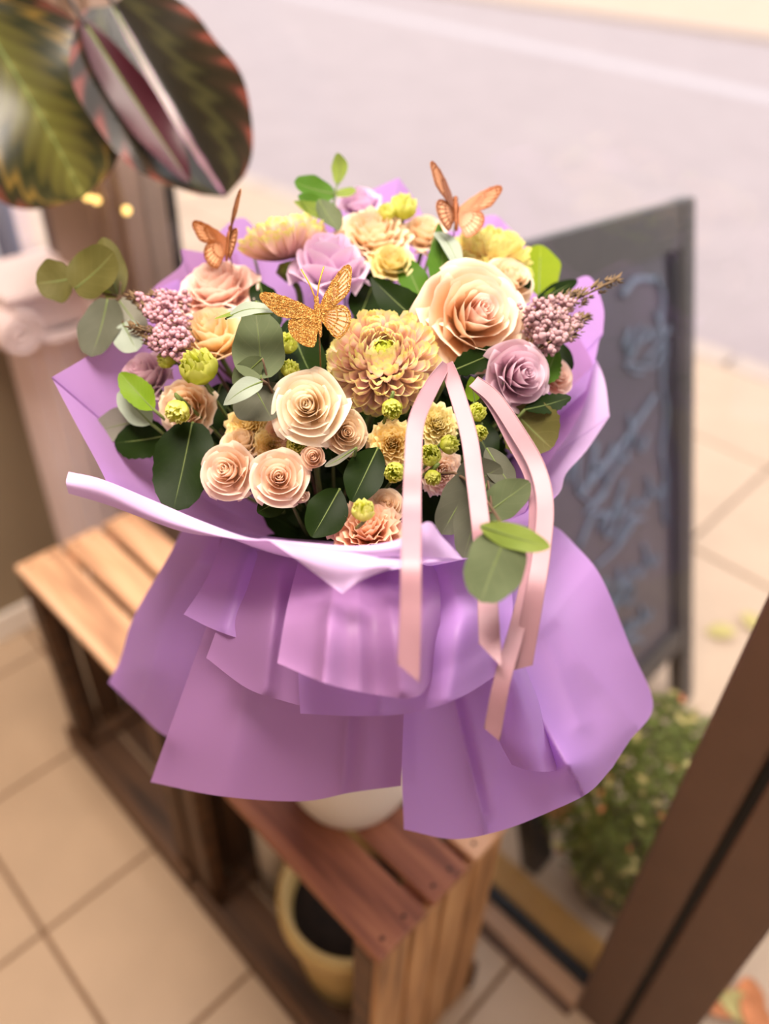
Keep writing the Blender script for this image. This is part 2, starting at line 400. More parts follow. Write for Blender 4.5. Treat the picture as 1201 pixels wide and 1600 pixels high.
# window between the two posts
w1 = setting('window_1', shopM(WX, 0.645, 0))
def part(name, x0, x1, y0, y1, z0, z1, mat, parent, org, bv=0.003, **kw):
    b = box(x0 - org[0], x1 - org[0], y0 - org[1], y1 - org[1], z0, z1, bv)
    return obj(name, (b[0], b[1], None, False), mat, parent, None, **kw)
o1 = (WX, 0.645)
part('inner_rail', 0.612, 0.650, 0.104, 1.19, 0.0, 0.022, 'frame_brown_pale', w1, o1)
part('inner_lip', 0.600, 0.612, 0.104, 1.19, 0.0, 0.012, 'frame_brown', w1, o1)
part('gasket', 0.650, 0.674, 0.104, 1.19, 0.0, 0.030, 'gasket', w1, o1)
part('outer_rail', 0.676, 0.735, 0.104, 1.19, -0.02, 0.026, 'frame_gold', w1, o1)
part('head_rail', 0.62, 0.72, 0.104, 1.19, 2.34, 2.40, 'frame_brown', w1, o1)
part('glass', 0.660, 0.666, 0.104, 1.19, 0.03, 2.34, 'glass_pane', w1, o1, bv=0)
# mullion: two brown members with a black gap
tm = setting('trim_1', shopM(WX, 0.03, 0)); o2 = (WX, 0.03)
part('window_stile', 0.620, 0.715, 0.0405, 0.104, 0.0, 2.4, 'frame_brown', tm, o2, 0.004)
part('gap_strip', 0.640, 0.70, 0.029, 0.041, 0.0, 2.4, 'gasket', tm, o2, 0)
part('door_stile', 0.622, 0.715, -0.047, 0.029, 0.0, 2.4, 'frame_brown', tm, o2, 0.004)
d1 = setting('door_1', shopM(WX, -0.5, 0)); o3 = (WX, -0.5)
part('bottom_rail', 0.63, 0.70, -0.95, -0.047, 0.01, 0.09, 'frame_brown', d1, o3)
part('top_rail', 0.63, 0.70, -0.95, -0.047, 2.3, 2.4, 'frame_brown', d1, o3)
part('far_stile', 0.63, 0.70, -1.03, -0.95, 0.0, 2.4, 'frame_brown', d1, o3)
part('glass', 0.660, 0.666, -0.95, -0.047, 0.09, 2.3, 'glass_pane', d1, o3, bv=0)
w2 = setting('window_2', shopM(WX, -2.0, 0)); o4 = (WX, -2.0)
part('sill_rail', 0.62, 0.72, -3.0, -1.03, 0.0, 0.06, 'frame_brown', w2, o4)
part('glass', 0.660, 0.666, -3.0, -1.03, 0.06, 2.4, 'glass_pane', w2, o4, bv=0)
# far post and the pane past it
tp = setting('trim_2', shopM(WX, 1.34, 0)); o5 = (WX, 1.34)
part('post_core', 0.600, 0.73, 1.25, 1.42, 0.0, 2.4, 'post_taupe', tp, o5, 0.006)
part('post_edge', 0.625, 0.706, 1.19, 1.212, 0.0, 2.4, 'post_taupe', tp, o5)
part('post_gasket', 0.706, 0.722, 1.188, 1.212, 0.0, 2.4, 'gasket', tp, o5, 0)
part('post_face', 0.610, 0.725, 1.212, 1.25, 0.0, 2.4, 'post_taupe', tp, o5)
part('post_cover', 0.610, 0.725, 1.42, 1.475, 0.0, 2.4, 'frame_brown', tp, o5)
part('post_gasket', 0.63, 0.71, 1.475, 1.49, 0.0, 2.4, 'gasket', tp, o5, 0)
w3 = setting('window_3', shopM(WX, 2.3, 0)); o6 = (WX, 2.3)
part('sill_rail', 0.62, 0.72, 1.49, 3.1, 0.0, 0.06, 'frame_brown', w3, o6)
part('glass', 0.660, 0.666, 1.49, 3.1, 0.06, 2.4, 'glass_pane', w3, o6, bv=0)
# street
pv = sbox('pavement', 0.74, 2.98, -2.5, 12.0, -0.10, -0.012, 'slab_joint', kind='structure', bv=0)
pvi = shopM(1.86, 4.75, -0.10).inverted()
sx, sy = 0.56, 0.56
sb = box(-sx / 2 + .004, sx / 2 - .004, -sy / 2 + .004, sy / 2 - .004, -0.012, 0, 0.003)
sme = mesh('paving_slab', sb[0], sb[1], None, False); sme.materials.append(MATS['slab'])
for i in range(4):
    for j in range(-4, 16):
        obj('paving_slab', sme, None, pv, pvi @ shopM(0.74 + sx * (i + .5), sy * (j + .5), random.uniform(-.001, .001)))
kb = setting('trim_3', shopM(3.05, 0, 0))
kbm = box(-.07, .07, -.49, .49, -.12, 0.003, .01); kme = mesh('kerb_stone', kbm[0], kbm[1], None, False); kme.materials.append(MATS['kerb'])
for j in range(-2, 13): obj('kerb_stone', kme, None, kb, Matrix.Translation((0, j + .5, 0)))
sbox('road', 3.12, 12.6, -8, 40, -0.2, -0.07, 'asphalt', kind='structure', bv=0)
rl = obj('road_markings', join(xf(box(-.22, .22, -14, 22, 0, 0.004), Matrix.Rotation(math.radians(-9), 4, 'Z'))) + (None, False), 'road_paint', None, shopM(9.3, 6.2, -0.07), kind='structure')
sbox('trim_4', 12.6, 12.8, -8, 40, -0.12, 0.02, 'kerb', kind='structure', bv=0.02)
sbox('far_pavement', 12.8, 40, -20, 60, -0.12, 0.0, 'slab', kind='structure', bv=0)

# ================================================================== CRATES
def crate(y0, y1, label, topm, sidem, shadem, tops):
    L = y1 - y0; Hc = 0.51; x0, x1 = 0.285, 0.517; W = x1 - x0
    t = thing('wooden_crate', label, 'crate', M=shopM((x0 + x1) / 2, (y0 + y1) / 2, 0))
    cx, cy = (x0 + x1) / 2, (y0 + y1) / 2
    def b(name, a0, a1, b0, b1, c0, c1, mt, bv=0.002, jit=0.0):
        bb = box(a0 - cx, a1 - cx, b0 - cy, b1 - cy, c0, c1, bv)
        if jit: bb = xf(bb, Matrix.Rotation(random.uniform(-jit, jit), 4, 'Z'))
        return obj(name, (bb[0], bb[1], None, False), mt, t)
    tp = [(0.285, 0.364), (0.375, 0.441), (0.452, 0.517)]
    for k, (a0, a1) in enumerate(tp):
        b('top_board', a0, a1, y0 + random.uniform(0, .004), y1 - random.uniform(0, .004), Hc - 0.012, Hc, tops[k], 0.002)
    # end panels of upright boards, with battens under the top
    for yy, s in ((y0 + .004, 1), (y1 - .004, -1)):
        n = 4; bw = W / n
        for k in range(n):
            ya, yb = (yy, yy + .012) if s > 0 else (yy - .012, yy)
            b('end_board', x0 + k * bw + .0028, x0 + (k + 1) * bw - .0028, ya, yb, 0.0, Hc - 0.0125, sidem if s > 0 and sidem == 'crate_wood_side' else 'crate_wood_shade_upright')
        ya, yb = (yy + .012, yy + .045) if s > 0 else (yy - .045, yy - .012)
        b('batten', x0 + .004, x1 - .004, ya, yb, Hc - .034, Hc - .0125, 'crate_wood_red')
        b('batten', x0 + .004, x1 - .004, ya, yb, 0.012, 0.034, shadem)
        for (c0, c1) in ((x0 + .003, x0 + .028), (x1 - .028, x1 - .003)):
            b('corner_post', c0, c1, ya, yb, .034, Hc - .034, shadem)
    b('bottom_board', x0, x0 + .075, y0 + .018, y1 - .018, 0.0, 0.012, shadem)
    b('bottom_board', x0 + .085, x0 + .15, y0 + .018, y1 - .018, 0.0, 0.012, shadem)
    b('bottom_board', x0 + .16, x1, y0 + .018, y1 - .018, 0.0, 0.012, shadem)
    b('side_rail', x0 - .012, x0, y0, y1, 0.0, 0.065, shadem)
    b('side_rail', x1, x1 + .012, y0, y1, 0.0, 0.08, shadem)
    # nails
    V, F = [], []
    for a0, a1 in tp:
        for fx in (.25, .7):
            for yy in (y0 + .018, y1 - .018):
                v, f = xf(lathe([(.0001, .0012), (.002, .001), (.003, 0)], 8), Matrix.Translation((a0 + (a1 - a0) * fx - cx, yy - cy, Hc)))
                V, F = join((V, F), (v, f))
    obj('nails', (V, F), 'nail', t, kind='stuff')
random.seed(5)
crate(0.245, 0.69, 'reddish brown wooden crate beneath the bouquet with a potted plant inside', 'crate_wood_red', 'crate_wood_side', 'crate_wood_shade', ['crate_wood_red', 'crate_wood_red', 'crate_wood_top'])
crate(0.70, 1.143, 'pale topped wooden crate nearest the left wall, open shaded side', 'crate_wood_top', 'crate_wood_shade', 'crate_wood_shade', ['crate_wood_top'] * 3)
# pots
t = thing('flower_pot', 'wide cream glazed pot of dark soil inside the crate under the bouquet', 'pot', M=shopM(0.401, 0.415, 0.0125))
obj('pot_body', lathe([(.0, .0), (.07, .0), (.075, .01), (.094, .15), (.1, .212), (.111, .217), (.112, .245), (.106, .25), (.096, .245), (.092, .21), (.085, .18)], 48), 'pot_cream', t)
obj('soil', lathe([(.09, .20), (.05, .21), (.0001, .212)], 32), 'soil', t)
t = thing('small_pot', 'small white cup with green shoots inside the crate behind the cream pot', 'pot', M=shopM(0.40, 0.605, 0.0125))
obj('pot_body', lathe([(.0, .0), (.03, .0), (.036, .3), (.042, .36), (.038, .36), (.033, .3)], 32), 'pot_white', t)
V, F = [], []
for k in range(9):
    a = k * 2.4; V, F = join((V, F), tube([(0, 0, .3), (.012 * math.cos(a), .012 * math.sin(a), .38), (.035 * math.cos(a), .035 * math.sin(a), .43 + .01 * (k % 3))], .003, 5, 6, .0006))
obj('shoots', (V, F), 'stem_green', t, kind='stuff')
# plinth by the window post
t = thing('plinth', 'pale pink fluted column plinth with scroll capital by the window post', 'plinth', M=shopM(0.545, 1.405, 0.0) @ Matrix.Diagonal((1.08, 1, 1.09, 1)))
fl_ = lambda th, z: 1 - 0.07 * max(0, math.cos(th * 16)) if 0.1 < z < 0.70 else 1
obj('shaft', lathe([(.085, .1), (.08, .11), (.08, .3), (.078, .5), (.074, .695), (.08, .71)], 192, fl_), 'plinth', t)
obj('foot_block', join(box(-.098, .098, -.098, .098, 0, .06, .004), lathe([(.096, .06), (.1, .075), (.096, .09), (.086, .1)], 48)) + (None, False), 'plinth', t)
obj('capital', join(box(-.088, .088, -.088, .088, .802, .816, .004), box(-.07, .07, -.07, .07, .735, .802, .004), lathe([(.08, .71), (.092, .725), (.08, .738)], 48)) + (None, False), 'plinth', t)
for sx_ in (-1, 1):
    P = [];
    for k in range(40):
        a = k / 39 * 4.4 * math.pi; r = .036 * (1 - k / 46)
        P.append(Vector((sx_ * (.082 + r * math.cos(a + math.pi / 2) * 1.0), 0, .759 + r * math.sin(a + math.pi / 2))))
    V, F = [], []
    for yy in (-.098, .098):
        pts = [p + Vector((0, yy, 0)) for p in P]; V, F = join((V, F), tube(pts, .0065, 6, 60))
    d_ = lathe([(.0001, -.099), (.008, -.099), (.008, -.088), (.034, -.088), (.036, -.08), (.036, .08), (.034, .088), (.008, .088), (.008, .099), (.0001, .099)], 32)
    V, F = join((V, F), xf(d_, Matrix.Translation((sx_ * .082, 0, .759)) @ Matrix.Rotation(math.pi / 2, 4, 'X')))
    obj('volute', (V, F), 'plinth', t)
# rolls of paper standing behind the wall end
for (x, y, r, h, mt, lb) in ((0.60, 1.83, .045, 1.25, 'paper_roll_lilac', 'tall lilac roll of wrapping paper standing at the window edge'), (0.585, 1.60, .022, 1.12, 'paper_roll_slate', 'slate grey roll of paper between the lilac roll and the post'), (0.60, 1.735, .03, 1.2, 'paper_roll_white', 'white roll of wrapping paper next to the lilac roll')):
    t = thing('paper_roll', lb, 'paper roll', M=shopM(x, y, 0))
    obj('roll', lathe([(r * .55, 0), (r, 0), (r, h), (r * .9, h), (r * .9, h - .004), (r * .55, h - .004)], 36), mt, t)
    obj('core_tube', lathe([(r * .5, 0), (r * .54, 0), (r * .54, h), (r * .5, h), (r * .5, 0)], 24), 'crate_wood_side', t)
# fairy lights on the post
t = thing('fairy_lights', 'string of tiny warm glowing lights hung on the brown window post', 'lights', loc=S(0.596, 1.3, 1.03))
base = S(0.596, 1.3, 1.03)
bl = [S(0.592, 1.236, 1.047), S(0.592, 1.207, 1.049), S(0.606, 1.143, 1.046)]
obj('wire', tube([S(.592, 1.30, 1.06) - base] + [p + Vector((0, 0, .006)) - base for p in bl] + [S(.612, 1.20, 1.10) - base], .0008, 5, 30), 'wire', t)
for p in bl: obj('bulb', xf(lathe([(.0001, -.006), (.0045, -.005), (.0065, 0), (.0045, .005), (.0001, .007)], 12), Matrix.Translation(p - base)), 'bulb_glow', t)

# ================================================================== CHALKBOARD SIGN
t = thing('chalkboard_sign', 'dark grey A-frame chalkboard standing on the pavement outside', 'sign', M=shopM(1.076, 0.297, -0.0))
lean = math.atan(0.2958)
for back in (0, 1):
    if back: M = Matrix.Translation((0, .66, 0)) @ Matrix.Rotation(lean, 4, 'X')
    else: M = Matrix.Rotation(-lean, 4, 'X')
    nm = ('rear_' if back else '')
    Hs = 1.095 - .07 * back; ww = .283
    a = xf(box(-ww - .04, -ww + .02, -.018, .018, 0, Hs + .03, .004), M); b_ = xf(box(ww - .02, ww + .002, -.018, .018, 0, Hs - .0, .004), M)
    obj('side_post', a + (None, False), 'sign_frame', t); obj('side_post', xf(box(ww - .045, ww + .003, -.018, .018, 0, Hs, .004), M) + (None, False), 'sign_frame', t)
    V = [Vector(v) for v in ((-ww + .02, -.016, Hs - .05), (ww - .045, -.016, Hs - .075), (ww - .045, -.016, Hs - .0), (-ww + .02, -.016, Hs + .03))]
    V += [v + Vector((0, .032, 0)) for v in V]
    F = [(0, 1, 2, 3), (7, 6, 5, 4), (0, 4, 5, 1), (3, 2, 6, 7), (1, 5, 6, 2), (0, 3, 7, 4)]
    obj('top_rail', xf((V, F), M) + (None, False), 'sign_frame', t)
    obj('bottom_rail', xf(box(-ww + .02, ww - .045, -.016, .016, .17, .225, .003), M) + (None, False), 'sign_frame', t)
    obj('panel', xf(box(-ww + .02, ww - .045, -.004, .008, .2, Hs - .04), M) + (None, False), 'sign_panel', t)
    obj('inner_edge', xf(join(box(ww - .066, ww - .045, -.012, .0, .226, Hs - .075), box(-ww + .021, -ww + .035, -.012, 0, .226, Hs - .06)), M) + (None, False), 'sign_edge', t)
    if not back:
        random.seed(11); V, F = [], []
        def stroke(pts, r=.006):
            global V, F
            V, F = join((V, F), xf(tube([Vector((x, -.007, z)) for x, z in pts], r, 5, len(pts) * 5), M))
        for z0, amp, x0, x1 in ((.90, .03, .06, .2), (.73, .05, -.12, .12), (.60, .035, -.04, .17), (.46, .04, -.05, .15), (.34, .03, -.02, .12)):
            pts = []; n = 14
            for k in range(n): pts.append((x0 + (x1 - x0) * k / (n - 1) + .012 * math.sin(k * 2.1), z0 + amp * math.sin(k * 1.9) * (.6 + .4 * math.sin(k * .7))))
            stroke(pts, .0032)
            stroke([(x + .05 * math.sin(q * 1.3 + z0 * 9), z - .045 + .012 * math.sin(q * 2.7)) for q, (x, z) in enumerate(pts[2:9])], .0028)
        stroke([(.17, .99), (.19, .95), (.182, .9), (.195, .86), (.185, .8), (.197, .74), (.19, .7), (.18, .66), (.192, .6), (.185, .55), (.19, .5)], .0038)
        stroke([(-.06, .70), (.04, .73), (.16, .78)], .004)
        stroke([(-.10, .60), (-.05, .64), (.0, .61), (.05, .66)], .0035)
        stroke([(.06, .985), (.10, 1.0), (.16, .985)], .006)
        obj('chalk_writing', (V, F), 'chalk', t)
# ================================================================== BUSH IN PLANTER
bp = S(0.865, 0.165, -0.012)
t = thing('potted_bush', 'clipped leafy green bush in a grey planter outside the glass', 'plant', loc=bp)
obj('planter', join(lathe([(.0, 0), (.085, 0), (.098, .085), (.103, .10), (.096, .102), (.09, .085)], 40)), 'planter_grey', t)
obj('soil', lathe([(.091, .086), (.0001, .092)], 30), 'soil', t)
random.seed(3); V, F = [], []
for k in range(16):
    a = random.uniform(0, 6.28); r = random.uniform(.02, .13)
    V, F = join((V, F), tube([(0, 0, .09), (r * .4 * math.cos(a), r * .4 * math.sin(a), .18), (r * math.cos(a), r * math.sin(a), random.uniform(.24, .38))], .004, 5, 6, .0015))
obj('branches', (V, F), 'stem_brown', t, kind='stuff')
def leafcloud(n, cen, rad, size, seed, shell=.55):
    random.seed(seed); V, F, U_, VV = [], [], [], []
    for k in range(n):
        d = Vector((random.gauss(0, 1), random.gauss(0, 1), random.gauss(0, 1))).normalized()
        rr = shell + (1 - shell) * random.random() ** .6
        rr *= 1 + .14 * noise.noise(d * 2.6)
        c = Vector((cen[0] + d.x * rad[0] * rr, cen[1] + d.y * rad[1] * rr, cen[2] + d.z * rad[2] * rr))
        nrm = (d + Vector((random.gauss(0, .5), random.gauss(0, .5), random.gauss(.3, .5)))).normalized()
        ax = nrm.orthogonal().normalized(); ax.rotate(Matrix.Rotation(random.uniform(0, 6.28), 3, nrm)); bx = nrm.cross(ax)
        s = size * random.uniform(.7, 1.3); b = len(V)
        V += [c - ax * s, c + bx * s * .45 + nrm * s * .1, c + ax * s, c - bx * s * .45 + nrm * s * .1]
        U_ += [0, 1, 0, -1]; VV += [0, .5, 1, .5]; F.append((b, b + 1, b + 2, b + 3))
    return V, F, {'u': U_, 'v': VV}, False
obj('foliage', leafcloud(6500, (0, 0, .255), (.165, .165, .215), .0095, 4), 'bush_leaf', t, kind='stuff')
cm = leafcloud(260, (0, 0, .255), (.17, .17, .22), .010, 9, .93)
obj('turning_leaves', cm, 'autumn_yellow', t, kind='stuff')
obj('red_leaves', leafcloud(90, (0, 0, .255), (.17, .17, .22), .009, 19, .93), 'autumn_orange', t, kind='stuff')

# fallen leaves on the pavement
def smallleaf(s):
    return gridsurf(lambda u, v: Vector(((u - .5) * s * math.sin(math.pi * min(1, v * .93 + .05)) ** .8, (v - .5) * s * 1.4, s * (.10 + .12 * math.sin(v * 3 + 1) + .25 * (u - .5) ** 2))), 4, 5)
random.seed(21)
spots = []
for k in range(16): spots.append((random.uniform(.76, 1.12), random.uniform(-.26, -.055)))
spots += [(1.60, .33), (1.69, .285), (1.8, 1.3), (.90, .325)]
for k, (x, y) in enumerate(spots):
    yel = k in (3, 8, 14, 16, 17, 18)
    far = k >= 16
    o = obj('fallen_leaf', smallleaf(.05), 'autumn_yellow' if yel else 'autumn_orange', None, shopM(x, y, .001, random.uniform(0, 6)), cat='leaf')
    if far: o['label'] = ['yellow fallen leaf on the pavement right of the sign foot', 'second yellow fallen leaf, just below the one right of the sign foot', 'yellow fallen leaf farther up the pavement behind the sign', 'orange fallen leaf on the paving between the sign foot and the bush'][k - 16]
    else:
        o['label'] = ('yellow' if yel else 'orange brown') + ' fallen leaf on the pavement right of the brown door post'
        o['group'] = ('yellow' if yel else 'orange') + ' fallen leaves outside the door'

# ================================================================== LEAVES AND SPRIGS
def leaf_geo(base, tip, width, nrm, bend=0.1, fold=0.15, curl=0.0, serr=0.0, shape='oval', wave=0.0, nu=10, nv=16, edge_curl=0.0):
    base, tip = Vector(base), Vector(tip); ax = tip - base; L = ax.length; a = ax / L
    n = (nrm - a * nrm.dot(a)).normalized(); s = a.cross(n).normalized()
    ph = (base.x * 977 + base.y * 613 + tip.x * 401) % 6.28
    def W(v):
        if shape == 'round': return math.sqrt(max(0, 1 - (2 * (v * .97 + .03) - 1) ** 2)) * (1 - .15 * (v - .5))
        if shape == 'point': return max(0, math.sin(math.pi * v ** .85)) ** .75 * (1 - .25 * v)
        if shape == 'heart': return max(0, math.sin(math.pi * (v * .92 + .08) ** .7)) ** .6 * (1 - .1 * v)
        return max(0, math.sin(math.pi * (v * .98 + .01))) ** .62
    def fn(u, v):
        x = (u * 2 - 1); ww = W(v) * width / 2 * (1 + .05 * math.sin(v * 6 + ph + x * 1.3) + .025 * math.sin(v * 15 + ph * 2 + x * 2))
        if serr and abs(x) > .99: ww *= 1 + serr * (1 if int(v * nv + .5) % 2 else -1)
        off = bend * L * math.sin(math.pi * v) * -1 + fold * ww * abs(x) ** 1.3 + (wave + .05) * ww * math.sin(v * 8 + ph + (2 if x > 0 else 0)) * x * x
        off += -curl * L * v * v
        if edge_curl: off += edge_curl * ww * max(0, x) ** 3
        return base + a * (L * v * (1 - .12 * abs(curl) * v)) + s * (x * ww) + n * off
    g = gridsurf(fn, nu, nv)
    mid = [fn(.5, v / 8 * .92) - n * .0003 for v in range(9)]
    return g, mid
def sprig(label, leaves, root, name='foliage_sprig', cat='foliage', stem='stem_green', group=None, stem_pts=None):
    """leaves: dicts in pixel terms: b, t = (px, py, depth), w = width in px, m = material"""
    root = Vector(root); t = thing(name, label, cat, loc=root, group=group)
    tops = []
    for L in leaves:
        b = at(*L['b']); tp = at(*L['t']); wd = L['w'] * (L['b'][2] + L['t'][2]) / 2 / FPX
        nrm = (-FW + RT * L.get('nx', 0) + UP * L.get('ny', 0)).normalized()
        g, mid = leaf_geo(b - root, tp - root, wd, nrm, L.get('bend', .06), L.get('fold', .12), L.get('curl', 0.05), L.get('serr', 0), L.get('s', 'oval'), L.get('wave', .05), L.get('nu', 10), L.get('nv', 16), L.get('ec', 0))
        lf = obj('leaf', g, L['m'], t)
        obj('midrib', tube(mid, .0009, 5, 12, .0003), L.get('r', 'stem_green'), lf)
        tops.append(b - root)
        if L.get('st', 1):
            bb = L.get('sb'); q = (at(*bb) - root) if bb else None
            if q is not None: obj('petiole', tube([q, b - root], .0008, 5, 4), stem, t)
    sp = [Vector((0, 0, 0))] + [at(*q) - root for q in (stem_pts or [])] if stem_pts else [Vector((0, 0, 0)), tops[0]]
    obj('stem', tube(sp, .0014, 6, 16, .0009), stem, t)
    return t
VASE = Vector((-0.030, 0.598, 0.51))
random.seed(8)
def rootpt(): return VASE + Vector((random.uniform(-.03, .03), random.uniform(-.03, .03), .16 + random.uniform(0, .03)))
def tie(): return Vector((-.045 + random.uniform(-.02, .02), .585 + random.uniform(-.02, .02), .93))
def dd(x, y):
    return .585 + (max(0, 560 - y) / 230 * .125) - (max(0, y - 560) / 265 * .035) + ((x - 580) / 350) ** 2 * .045
def SL(label, b, t, w_, m, ln='stem_green', **k):
    """single leaf whose stem runs down into the bouquet"""
    off = k.pop('off', 0.0); d0 = k.pop('d0', None); d1 = k.pop('d1', None); grp = k.pop('group', None)
    L = dict(b=(b[0], b[1], (d0 or dd(*b) + .012) + off), t=(t[0], t[1], (d1 or dd(*t)) + off), w=w_, m=m, **k)
    r = rootpt(); q = at(*L['b']); mid = tie(); root = r
    tt = thing('leaf_sprig', label, 'leaf', loc=root, group=grp)
    nrm = (-FW + RT * L.get('nx', 0) + UP * L.get('ny', 0)).normalized()
    wd = w_ * (L['b'][2] + L['t'][2]) / 2 / FPX
    g, mids = leaf_geo(q - root, at(*L['t']) - root, wd, nrm, L.get('bend', .05), L.get('fold', .12), L.get('curl', 0.05), L.get('serr', 0), L.get('s', 'oval'), L.get('wave', .05), L.get('nu', 10), L.get('nv', 16), L.get('ec', 0))
    lf = obj('leaf', g, m, tt); obj('midrib', tube(mids, .0008, 5, 12, .0003), L.get('r', 'stem_green'), lf)
    obj('stem', tube([Vector((0, 0, 0)), mid - root, (mid * .35 + q * .65) - root + Vector((0, 0, -.01)), q - root], .0013, 6, 18), ln, tt)
# ------------------------------------------------------------------ foliage of the bouquet
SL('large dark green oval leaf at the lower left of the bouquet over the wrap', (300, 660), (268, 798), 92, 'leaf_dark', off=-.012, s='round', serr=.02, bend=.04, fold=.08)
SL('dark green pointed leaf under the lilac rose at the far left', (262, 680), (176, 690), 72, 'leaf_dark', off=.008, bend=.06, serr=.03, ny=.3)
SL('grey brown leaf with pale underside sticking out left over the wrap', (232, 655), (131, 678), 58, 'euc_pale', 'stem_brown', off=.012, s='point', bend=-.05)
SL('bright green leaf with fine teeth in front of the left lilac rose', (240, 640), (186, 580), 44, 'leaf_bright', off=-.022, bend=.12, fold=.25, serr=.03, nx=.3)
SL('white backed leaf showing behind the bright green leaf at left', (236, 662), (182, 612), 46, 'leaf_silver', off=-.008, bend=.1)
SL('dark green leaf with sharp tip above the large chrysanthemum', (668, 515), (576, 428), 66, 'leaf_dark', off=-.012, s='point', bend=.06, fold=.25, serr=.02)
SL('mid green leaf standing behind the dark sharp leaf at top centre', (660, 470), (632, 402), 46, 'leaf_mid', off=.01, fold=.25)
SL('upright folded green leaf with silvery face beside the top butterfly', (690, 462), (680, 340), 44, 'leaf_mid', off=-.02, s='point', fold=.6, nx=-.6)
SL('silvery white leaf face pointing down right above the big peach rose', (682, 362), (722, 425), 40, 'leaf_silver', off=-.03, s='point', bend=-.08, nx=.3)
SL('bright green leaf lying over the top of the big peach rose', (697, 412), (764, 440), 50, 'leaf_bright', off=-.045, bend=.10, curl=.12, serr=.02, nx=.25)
SL('bright yellow green leaf at the right edge by the heather', (842, 462), (846, 378), 66, 'leaf_yellow_green', off=.01, s='oval', bend=.03)
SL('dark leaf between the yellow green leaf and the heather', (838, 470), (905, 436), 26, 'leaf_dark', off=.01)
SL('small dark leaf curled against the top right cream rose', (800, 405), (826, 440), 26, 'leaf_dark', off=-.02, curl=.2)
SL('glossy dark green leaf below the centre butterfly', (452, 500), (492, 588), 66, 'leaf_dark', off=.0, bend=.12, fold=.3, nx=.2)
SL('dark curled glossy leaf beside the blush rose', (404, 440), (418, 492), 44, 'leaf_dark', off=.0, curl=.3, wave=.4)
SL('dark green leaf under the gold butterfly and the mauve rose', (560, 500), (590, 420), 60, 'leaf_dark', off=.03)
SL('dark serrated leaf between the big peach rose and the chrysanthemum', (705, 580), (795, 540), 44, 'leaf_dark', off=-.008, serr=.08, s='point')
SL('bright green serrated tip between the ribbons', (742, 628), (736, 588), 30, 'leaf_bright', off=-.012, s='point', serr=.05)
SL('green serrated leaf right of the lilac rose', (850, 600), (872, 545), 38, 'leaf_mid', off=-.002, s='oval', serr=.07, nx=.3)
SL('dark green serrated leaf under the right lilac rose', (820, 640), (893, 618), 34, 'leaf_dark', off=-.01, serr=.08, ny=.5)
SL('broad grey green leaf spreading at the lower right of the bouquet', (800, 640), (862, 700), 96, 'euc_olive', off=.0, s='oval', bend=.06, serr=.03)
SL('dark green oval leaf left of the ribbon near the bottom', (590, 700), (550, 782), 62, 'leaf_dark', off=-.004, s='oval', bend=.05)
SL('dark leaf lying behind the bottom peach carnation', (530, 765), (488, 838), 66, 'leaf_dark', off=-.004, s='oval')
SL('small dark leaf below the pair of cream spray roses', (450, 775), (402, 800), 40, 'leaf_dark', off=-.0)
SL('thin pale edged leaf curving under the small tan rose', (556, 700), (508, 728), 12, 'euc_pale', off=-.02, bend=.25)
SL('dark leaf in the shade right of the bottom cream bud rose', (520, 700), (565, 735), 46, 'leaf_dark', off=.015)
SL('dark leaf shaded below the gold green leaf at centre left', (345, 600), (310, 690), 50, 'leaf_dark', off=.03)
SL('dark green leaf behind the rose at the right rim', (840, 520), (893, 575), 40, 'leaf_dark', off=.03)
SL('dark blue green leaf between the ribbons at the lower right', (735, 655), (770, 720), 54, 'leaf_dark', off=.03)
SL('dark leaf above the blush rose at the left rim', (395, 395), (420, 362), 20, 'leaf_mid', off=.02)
# eucalyptus sprigs
sprig('dusty eucalyptus sprig of round leaves reaching out at the far left', [
    dict(b=(112, 436, .672), t=(55, 442, .665), w=68, m='euc_olive', s='round', sb=(150, 458, .67)),
    dict(b=(114, 437, .665), t=(158, 382, .655), w=0, m='euc_olive', s='round') if 0 else dict(b=(116, 452, .66), t=(176, 392, .65), w=82, m='euc_olive', s='round', nx=-.2, sb=(150, 458, .67)),
    dict(b=(184, 462, .665), t=(162, 368, .67), w=50, m='euc_olive', s='oval', nx=.5, sb=(186, 466, .66)),
    dict(b=(190, 420, .68), t=(168, 466, .67), w=38, m='euc_green', s='oval', sb=(186, 466, .66)),
    dict(b=(168, 467, .655), t=(140, 556, .64), w=68, m='euc_taupe', s='round', nx=-.1, sb=(186, 468, .66)),
    dict(b=(186, 470, .66), t=(222, 520, .64), w=44, m='euc_pale', s='round', sb=(186, 466, .66)),
    dict(b=(192, 505, .65), t=(212, 548, .64), w=50, m='leaf_silver', s='round', sb=(190, 480, .66)),
], VASE + Vector((-.02, .01, .17)), stem='stem_brown', stem_pts=[(500, 780, .70), (330, 560, .665), (215, 475, .66), (150, 456, .668), (114, 438, .668)])
